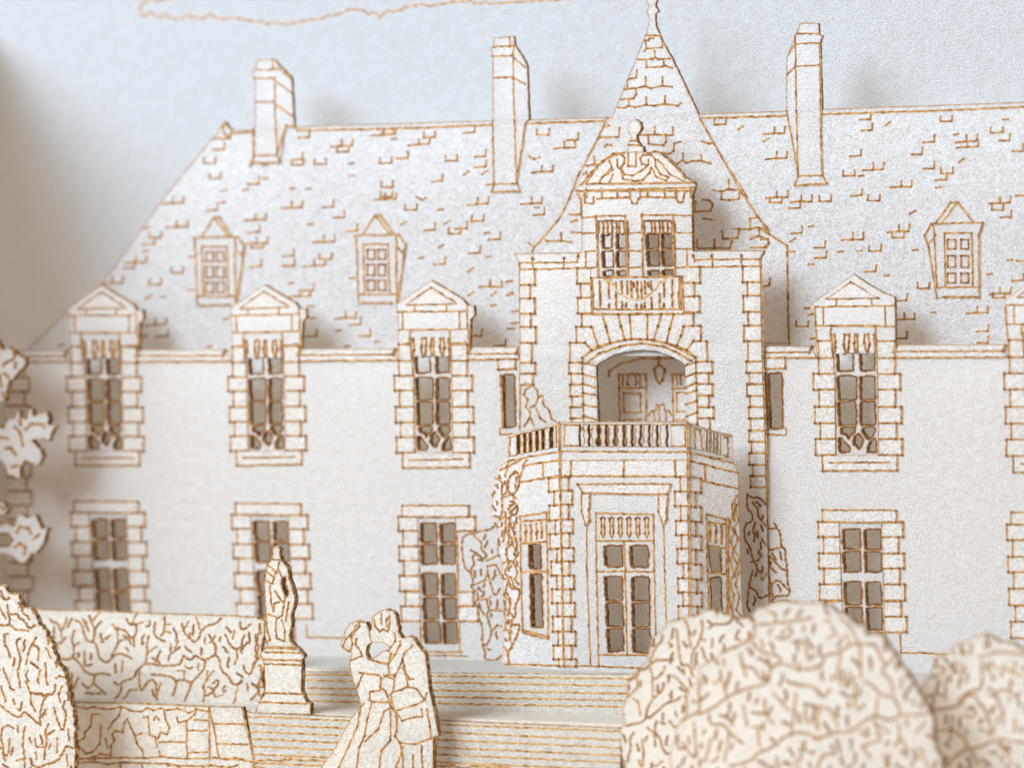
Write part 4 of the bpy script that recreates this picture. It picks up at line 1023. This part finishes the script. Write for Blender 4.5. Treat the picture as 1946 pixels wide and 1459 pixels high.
# ---- hedge beside the upper flight
HDG = Plane(D_HEDGE)
hq = G1('@a3 -260,275 270,290 700,296 1190,318 1640,330 1900,345 @b3 30,352 88,368 85,470 60,560 92,690 60,800 90,880 62,935 62,1010 @p 496,1350 -65,1340')
g = Geo(HDG)
g.sheet(hq, t=0.0155, wobble=0.5, rim=0.6)
HGL = '''@a3 370,355 390,385 430,380 450,450 480,400 495,345 ; 450,450 455,490 ; 560,365 610,395 620,470 650,520 690,525 700,470 700,430 680,390 660,330 ; 700,430 750,375 ; 680,380 735,310 ; 550,440 530,500 545,560 585,530 ; 545,560 545,640 500,655 450,650 400,620
; 690,525 720,560 725,620 750,660 795,680 830,640 870,610 930,620 975,650 ; 830,620 820,640 850,580 870,530 905,510 ; 830,395 870,440 870,530 ; 860,420 930,440 960,490 990,500 990,560 ; 935,355 960,400 1000,390 1015,430 1000,480 980,495 ; 1000,390 1055,380 ; 970,395 1010,315
; 545,640 600,700 630,745 700,770 740,755 815,770 ; 700,770 690,830 740,870 780,910 ; 690,830 650,870 610,830 ; 530,755 535,890 560,830 580,790 ; 625,590 625,700 650,700 680,690 ; 910,670 900,745
; 1100,480 1085,550 1090,600 1080,680 1030,720 1010,740 990,790 890,825 900,880 850,950 ; 1090,600 1160,560 ; 1090,685 1140,690 1180,700 1320,700 1350,650 1355,620 1390,655 1420,655 1440,620 1480,650 1520,660 1590,620 1600,560 1560,500 1545,470
; 1590,620 1620,640 1635,740 1690,780 1710,830 1760,840 1790,810 ; 1760,840 1740,950 1720,980 ; 1520,665 1510,720 1460,780 1410,830 1395,900 1360,970 ; 1410,825 1330,800 1300,820 1300,870 1275,920 ; 1300,820 1270,780 1200,770 1120,765 ; 1360,800 1365,740 1315,735
; 1030,740 1030,830 1045,900 1090,815 1145,800 1160,900 1160,950 ; 1160,900 1190,830 ; 905,960 960,880 1010,875 ; 1150,380 1135,430 1150,490 1190,510 1220,520 ; 1190,480 1215,440 1220,380 1215,340 ; 1225,390 1260,395 ; 1215,445 1260,460
; 1345,390 1360,460 1400,490 1430,530 1470,500 1480,450 1530,400 1600,390 1635,350 ; 1360,430 1395,375 ; 1395,495 1410,460 ; 1450,345 1470,390 1475,430 ; 1245,660 1255,610 1310,580 1330,560 ; 1290,570 1320,520 ; 1550,530 1590,480 ; 1590,560 1590,600
; 1665,470 1690,530 1720,570 1750,580 1790,560 1785,520 1810,475 ; 1720,500 1735,440 ; 1750,580 1755,630 1735,690 ; 1775,380 1780,430 1810,430 1850,395 ; 1890,470 1895,540 1885,590 1910,620 1880,690 1850,770 1810,740 1800,700 ; 1920,390 1930,460
; 1510,850 1500,860 1520,900 1500,980 ; 1500,850 1530,800 1580,740 ; 1530,790 1535,740 ; 1575,830 1615,800 1610,850 1580,870 1575,900 1530,920 ; 1575,900 1590,930 1640,920 ; 1860,830 1900,860 1920,880 1890,920 1855,950 ; 1915,700 1945,730
; @b3 55,390 50,450 30,520 50,560 20,640 ; 0,690 40,650 70,610 ; 60,700 70,770 40,850 50,920 ; 80,860 40,850 0,840'''
g.leafy(G(HGL), w=3.4)
g.leafy(twig([(60, 1165), (495, 1182), (490, 1330), (130, 1328)], 120, 5, 17, G(HGL)), w=3.2)
tag(g.build('hedge', None, M_CREAM, foot(HDG, 280, Z_LOW - 0.0)), 'long low paper hedge engraved with twigs, behind the statue', 'hedge')
# ---- statue
STT = Plane(D_STAT)
pst = foot(STT, 537, Z_LOW)
stat = empty('garden_statue', pst, 'paper statue of a draped figure on a stepped pedestal', 'statue')
g = Geo(STT)
g.sheet(G1('''@b3 20,1052 40,970 86,920 92,870 86,690 70,650 55,610 102,560 320,566 330,572 376,620 382,640 360,662 366,720 360,880 382,930 400,970 426,982 430,1062'''), t=0.0155, wobble=0.5, rim=0.8)
g.lines(G('@b3 105,567 210,572 320,577 ; 95,600 220,603 345,607 ; 75,655 220,659 362,662 ; 90,687 230,692 362,697 ; 92,902 230,905 362,910 ; 50,970 220,976 400,981'), w=3.5)
g.build('pedestal', stat, M_CREAM)
g = Geo(STT)
g.sheet(G1('''@b2 145,1262 155,1236 185,1240 205,1256 200,1290 212,1330 240,1370 262,1400 266,1440 @b3 266,50 290,110 316,205 300,280 285,330 290,390 270,470 280,520 320,566 102,560 112,540 90,480 96,380 100,330 90,200 86,100 96,20 @b2 88,1459 102,1370 140,1330 148,1290'''),
        [G1('@b3 222,60 240,48 236,100 260,150 250,186 230,140 218,92')], t=0.0155, wobble=0.5, rim=0.85)
g.lines(G('''@b3 95,70 150,95 170,10 ; 130,110 135,220 155,300 ; 165,150 200,200 225,230 ; 240,190 230,270 220,330 190,350 120,320 ; 180,350 170,440 180,500 230,520 ; 215,360 240,450 235,520 ; 100,330 110,450 130,510 105,530 ; 270,230 260,280 245,370 ; 200,230 160,240 155,280
; @b2 110,1370 180,1430 200,1350 ; 150,1330 205,1335 ; 100,1420 150,1459 ; 190,1400 215,1459'''), w=3.3)
g.build('draped_figure', stat, M_CREAM)
# ---- the couple
CPL = Plane(D_CPL)
pc = foot(CPL, 735, Z_BASE)
cp = empty('dancing_couple', pc, 'paper cut-out of a bride and groom embracing, in front of the steps', 'couple')
arms = G1('@b3 840,600 846,560 880,536 960,530 998,550 1008,578 960,590 900,635 856,650')
ybot = 1084 * 0 + 1084 + 1900 / 3.89
# find the pixel height of the ground at the couple's depth
def ground_py(pl, px, z):
    lo_, hi_ = 1000.0, 2600.0
    for _ in range(40):
        m = (lo_ + hi_) / 2
        if pl.at((px, m)).z > z: lo_ = m
        else: hi_ = m
    return lo_
yb = (ground_py(CPL, 735, Z_BASE) - 1084) * 3.89
bride_l = '''650,545 655,520 672,498 678,450 720,388 765,366 800,380 838,380 855,420 862,452'''
g = Geo(CPL)
bq_ = G1('@b3 ' + bride_l + ''' 870,500 878,530 846,556 838,600 852,652 1000,690 1010,760 950,800 945,860 985,892 1000,930 1022,1000 1060,1050 1065,1180 1050,1220 1090,1270 1110,1380 1130,%g 330,%g 420,1600 500,1459 590,1340 660,1210 730,1085 792,1010 796,970 765,872 735,800 714,690 725,640 735,602 700,600 665,575''' % (yb, yb))
g.sheet(bq_, t=0.0155, wobble=0.4, rim=0.75)
g.lines(G('''@b3 770,400 720,480 690,500 665,560 720,600 740,540 730,490 790,410 785,380 ; 770,500 760,540 800,600 810,630 725,660 ; 860,650 930,675 1000,690 ; 790,750 820,755 770,865 ; 820,755 930,770 950,790 940,860 985,890 1000,930 1020,1000 1060,1050
; 870,890 890,890 945,880 ; 870,890 865,960 900,970 1000,970 ; 880,980 850,1090 830,1220 790,1300 770,1459 765,1700 ; 1010,1020 970,1040 930,1170 870,1220 830,1260 ; 1020,1040 1020,1250 950,1330 940,1459 950,1700 ; 640,1450 775,1150 790,1050 800,1000 825,980 ; 640,1450 560,1700 ; 1115,1300 1060,1459 1050,1700'''), w=3.3)
g.build('bride', cp, M_CREAM)
g = Geo(CPL)
gq = G1('''@b3 862,452 878,430 880,340 935,300 985,282 1035,300 1060,330 1070,400 1080,420 1076,450 1106,500 1150,480 1190,495 1220,550 1276,615 1292,740 1306,870 1332,990 1356,1110 1374,1220 1336,1228 1332,%g 1132,%g 1112,1380 1092,1270 1052,1220 1067,1180 1062,1050 1024,1000 1002,930 987,890 947,858 952,800 1012,760 1002,690 860,652 905,635 960,592 1010,580 1000,550 960,528 880,532''' % (yb, yb))
g.sheet(gq, t=0.0155, wobble=0.4, rim=0.75)
g.lines(G('''@b3 900,360 905,410 940,450 965,430 1000,450 1010,400 1015,330 990,360 990,410 ; 955,320 950,390 ; 1050,460 1055,520 1000,590 ; 1000,690 1050,620 1090,550 1090,520 ; 1000,590 1025,610 1005,680 ; 1185,550 1120,610 1100,680 1050,780 1040,890 1100,880 1150,850 1120,700 1110,650
; 1000,770 1050,770 ; 1110,720 1160,800 1190,800 ; 1150,860 1210,870 1270,950 1290,900 ; 1020,910 1050,1040 1200,990 1280,950 ; 1040,890 1020,910 ; 1070,1050 1065,1180 1050,1220 1090,1270 1200,1280 1310,1240 ; 1085,1070 1105,1110 1200,1080 1255,1080 1250,1020 ; 1290,1020 1310,1150 1320,1240
; 1190,1360 1185,1459 1180,1700 ; 1250,1290 1255,1459 1250,1700 ; 970,770 1040,800'''), w=3.3)
g.build('groom', cp, M_CREAM)

# ---- bushes
def bush(d, outline, ls, base_px, label, w=4.0, n=120, size=24, wob_=2.3):
    pl = Plane(d)
    g = Geo(pl)
    g.sheet(outline, t=0.0155, wobble=wob_, rim=0.8)
    g.leafy(ls, w=w)
    vis = [(x, min(y, 1500)) for x, y in outline]
    g.leafy(twig(vis, n, int(base_px) & 255, size, ls), w=w * 0.95)
    o = g.build('bush', None, M_CREAM, foot(pl, base_px, Z_BASE))
    return tag(o, label, 'bush', 'round paper bushes in front')
yb0 = ground_py(Plane(4.2), -60, Z_BASE)
LB = G1('''@a3 -120,100 -60,130 0,112 25,108 48,140 70,166 145,165 152,230 175,270 230,260 240,300 282,370 292,400 335,440 342,480 380,530 410,620 432,690 480,750 500,850 522,930 540,1030 552,1150 552,1459''') + [(139, 1560), (120, yb0), (-190, yb0), (-260, 1500), (-265, 1380), (-235, 1250), (-170, 1160), (-90, 1120)]
LBL = '''@a3 10,150 20,200 50,215 70,200 ; 0,275 30,330 40,355 ; 55,250 60,330 75,350 70,400 0,400 ; 75,320 130,315 140,350 190,375 215,430 260,400 ; 170,310 200,330 220,360 ; 70,400 120,435 210,445 ; 30,470 60,465 ; 35,470 30,540 55,570 75,640 ; 150,500 120,515 130,570 150,620 150,680 130,740 150,860
; 270,490 240,540 215,590 190,690 ; 240,535 285,575 280,660 ; 340,570 375,640 ; 335,680 340,760 350,840 ; 25,720 40,770 65,810 75,870 105,880 ; 210,735 190,770 205,810 ; 200,830 210,860 225,900 ; 190,820 215,815 ; 300,735 280,800 285,830 ; 10,850 40,965 ; 410,790 440,775 480,785
; 225,900 270,910 310,905 320,930 350,910 400,910 410,840 ; 225,900 235,990 260,1035 ; 350,915 320,960 295,1060 300,1140 ; 460,855 435,910 445,970 ; 480,960 460,1010 490,1050 480,1120 460,1190 430,1120 400,1010 ; 0,990 80,1055 150,1090 175,1030 230,1080 300,1140
; 20,1160 60,1140 100,1165 ; 20,1160 5,1230 25,1290 20,1360 60,1365 75,1240 ; 185,1150 165,1260 180,1360 185,1459 ; 120,1400 170,1390 ; 360,1130 330,1190 350,1240 325,1390 ; 350,1210 400,1180 ; 260,1240 270,1300 330,1300 ; 265,1340 265,1390 ; 425,1235 420,1340 ; 505,1170 510,1250 ; 270,1459 340,1430 420,1410 470,1340 490,1290 540,1310
; 495,1360 500,1440 ; 40,1400 30,1380'''
bush(4.2, LB, G(LBL), -60, 'rounded paper bush with twig engraving at the left edge, beside the low hedge', w=3.5, n=220, size=16)
yb1 = ground_py(Plane(4.0), 1260, Z_BASE)
B1 = G1('''@e 130,1459 90,1320 75,1200 95,1110 120,1050 92,960 150,830 145,720 210,660 240,610 320,540 330,440 345,370 430,300 490,230 560,210 640,180 720,175 800,130 870,120 940,150 1020,180 1100,200 1150,190 1300,260''') + [(1500, 1300), (1500, yb1), (1215, yb1)]
B1L = '''@e 150,720 220,690 250,620 290,630 380,545 460,550 530,540 ; 440,340 430,390 380,440 330,555 ; 560,290 570,400 590,560 610,600 660,580 700,690 ; 630,210 660,290 670,330 680,320 ; 660,330 680,440 ; 770,210 780,270 760,360 730,430 690,480 680,580 ; 760,370 800,385 ; 830,280 870,240 960,250 1010,230 1030,190
; 860,370 850,440 ; 770,440 790,520 830,560 ; 340,620 360,700 350,850 ; 460,600 430,660 380,700 ; 530,680 600,740 650,800 ; 450,740 440,800 350,880 310,950 300,1020 ; 590,860 540,890 470,910 380,990 340,1030 300,1030 270,1070 130,1100 ; 225,700 230,770 150,860 ; 190,870 235,900 250,1010 ; 550,980 560,1020
; 500,1060 540,1120 590,1080 640,1020 740,990 ; 390,1060 370,1130 390,1180 420,1200 440,1290 470,1340 520,1330 ; 200,1160 160,1200 175,1280 140,1400 ; 270,1220 280,1330 270,1440 ; 370,1160 375,1270 ; 380,1440 440,1400 ; 240,1390 250,1440'''
bush(4.0, B1, G(B1L), 1260, 'paper bush right of the steps, lower and half hidden by the broad bush beside it', w=3.5, n=170, size=15)
yb2 = ground_py(Plane(5.4), 1560, Z_BASE)
B2 = G1('''@e 1195,150 1260,100 1340,80 1450,50 1560,62 1640,70 1720,60 @f 60,55 130,80 200,140 260,160 330,215 400,265 432,228 452,340 500,325 590,345 640,440 700,500 735,600 800,640 830,720 930,890 1010,1020 1030,1160 1035,1290 1080,1400''') + [(1795, 1480), (1800, yb2), (1310, yb2), (1275, 1500)] + \
    G1('@e 500,1330 540,1200 545,1130 610,1040 630,900 650,800 730,710 745,600 830,565 960,480 1100,420 1200,365 1215,250')
B2L = '''@e 1215,250 1200,370 1000,455 940,470 ; 1250,250 1430,230 1560,220 1700,190 ; 1330,130 1390,160 1400,230 ; 1500,260 1540,310 1470,370 1400,360 ; 1580,380 1650,420 1670,560 1720,500 ; 1100,490 1110,590 1150,690 ; 1130,600 1200,610 1300,740 1340,720 1350,600 1440,570 1640,640 1780,590
; 930,630 930,700 870,740 ; 930,700 970,790 985,860 ; 960,540 960,590 ; 760,720 740,830 760,890 830,830 ; 760,890 745,980 ; 640,850 640,990 ; 600,1060 700,1000 800,990 900,920 1000,850 1150,780 1300,760 ; 830,1010 850,1100 960,1080 1010,1170 1120,1250 ; 1000,1170 960,1400
; 700,1070 730,1330 700,1380 610,1240 ; 850,1210 800,1400 ; 1120,930 1150,1100 ; 1300,880 1310,1010 1370,1080 ; 1370,820 1500,970 ; 1560,830 1550,980 1530,1160 ; 1640,960 1650,1070 ; 1740,1040 1750,1140 ; 1240,1140 1260,1270 ; 1000,1440 1180,1400 1240,1330 1380,1280 1470,1180 1640,1150 1774,1220
; 1600,1290 1610,1370 1550,1420 ; 1400,1360 1420,1459 ; 1200,400 1280,490 1400,500 1440,550 ; 1480,720 1580,760 1700,760 1774,830 ; 1500,740 1560,740 ; 1270,380 1290,440
; @f 0,620 60,600 100,500 200,490 300,420 430,410 520,420 ; 120,360 200,330 ; 270,330 300,400 ; 100,210 150,230 ; 220,190 300,250 380,400 ; 230,500 200,680 240,760 ; 310,650 270,740 ; 390,420 400,700 ; 520,420 600,590 660,560 690,480 ; 600,590 580,660 660,720 670,820 ; 740,700 740,780
; 0,780 80,860 140,800 ; 360,740 340,870 370,980 430,920 ; 430,730 500,760 570,850 670,850 720,940 ; 540,870 520,1010 ; 720,940 730,1010 960,1000 ; 60,930 20,1100 ; 80,940 150,970 200,1100 ; 0,1210 130,1180 190,1150 300,1160 420,1060 520,1010 640,1060 730,1010
; 400,1140 430,1190 ; 410,1270 480,1370 ; 400,1280 560,1220 ; 560,1100 640,1160 ; 720,1090 720,1230 680,1270 ; 720,1180 800,1310 ; 860,1160 940,1070 ; 900,1290 970,1459 ; 150,1260 190,1340 90,1330 20,1459 ; 590,1340 610,1440 ; 840,880 850,930'''
bush(5.4, B2, G(B2L), 1560, 'broad tall paper bush in the right foreground, largest of the bushes', w=3.9, n=240, size=19)
yb3 = ground_py(Plane(4.5), 1890, Z_BASE)
B3 = G1('''@f 640,1459 700,1200 800,1000 880,800 930,740 1000,660 1010,560 1040,510 1130,490 1160,440 1270,390 1340,350 1440,325 1500,345 1570,395 1680,410 1750,450 1800,480 2050,620''') + [(2060, 1380), (2060, 1480), (2010, yb3), (1720, yb3)]
B3L = '''@f 1040,540 1020,620 1100,600 1110,650 1000,690 ; 1180,470 1180,500 ; 1270,460 1280,500 ; 1330,420 1320,500 ; 1440,400 1450,450 ; 1240,560 1210,650 ; 1300,660 1280,740 ; 1420,560 1420,780 1370,800 1280,820 1220,900 ; 1400,520 1560,480 1774,500 ; 1500,560 1540,620 ; 1600,600 1580,680 ; 1700,560 1690,640
; 1110,690 1110,880 ; 960,860 1000,830 1020,870 990,950 ; 980,970 1120,960 1250,920 1290,840 1370,850 1390,910 1450,960 1470,1060 ; 1560,900 1600,1000 1600,1080 ; 1520,860 1560,800 1660,800 1720,870 1740,940 ; 1280,1000 1320,1030 1370,1010 ; 1490,1060 1480,1180 ; 1170,1020 1160,1130 1070,1140 ; 1160,1130 1140,1230
; 1160,1130 1260,1190 1310,1280 1180,1370 1130,1440 ; 1310,1290 1420,1280 1530,1210 1774,1240 ; 1330,1310 1390,1420 ; 1590,1290 1680,1420 ; 1700,1040 1690,1150 ; 1620,620 1774,690 ; 1560,880 1480,840'''
bush(4.5, B3, G(B3L), 1890, 'shaded paper bush at the right edge, behind the broad bush', w=3.8, n=150, size=18)

# ---- tree at the left edge, mostly out of frame
TREE = Plane(1.15)
tr = empty('paper_tree', foot(TREE, -150, Z_TERR), 'leafy paper tree at the left edge with ragged leaf clusters before the facade', 'tree')
g = Geo(TREE)
yt = ground_py(TREE, -150, Z_TERR)
g.sheet([(-175, yt), (-168, 1000), (-172, 800), (-150, 640), (-140, 800), (-60, 790), (-60, 806), (-138, 830), (-135, 1010), (-60, 1015), (-60, 1030), (-134, 1036), (-125, yt)], t=0.0155, wobble=0.8)
g.build('trunk', tr)
for s, ls in (('@g -500,100 -200,-40 -60,30 40,200 80,180 130,150 200,190 250,260 330,300 390,330 400,420 350,480 310,520 240,600 190,680 150,650 120,760 100,860 90,960 40,1010 -20,1000 -180,950 -560,800',
               '@g 200,190 240,290 200,350 90,400 50,440 ; 250,400 230,480 ; 60,560 130,620 ; -60,500 0,620 20,760 ; 40,860 60,930'),
              ('@a2 -240,300 -60,330 0,352 30,368 60,288 108,292 130,230 146,238 152,285 200,292 214,220 240,222 246,275 290,258 348,240 366,290 350,330 412,345 380,410 358,462 330,440 232,450 302,520 320,572 280,640 230,622 190,600 152,650 150,742 60,702 40,642 0,602 -80,580 -260,500',
               '@a2 190,370 240,330 320,335 330,360 ; 110,350 150,400 170,490 ; 45,510 80,510 120,560 ; 90,650 130,640 ; 0,430 60,440 ; 150,300 150,340'),
              ('@a2 -200,900 -60,880 0,905 22,908 62,960 40,1002 0,1012 -60,1030 -200,1010', '@a2 0,940 30,960'),
              ('@a2 -260,1080 -60,1060 0,1078 50,1060 108,1090 122,1010 150,990 200,1022 262,1000 282,1040 302,1100 352,1100 330,1200 268,1292 230,1290 200,1352 150,1360 80,1302 0,1290 -80,1300 -260,1220',
               '@a2 125,1130 150,1090 210,1100 230,1140 ; 110,1240 150,1215 190,1240 180,1290 ; 250,1180 290,1150')):
    g = Geo(TREE)
    q = G1(s)
    holes = [G1('@a2 -40,1150 60,1150 92,1190 50,1232 -40,1235')] if '1360' in s else []
    g.sheet(q, holes, t=0.0155, wobble=0.9, rim=0.8, off=0.0006)
    g.lines(G(ls), w=5.0, off=0.0006)
    g.build('foliage', tr)
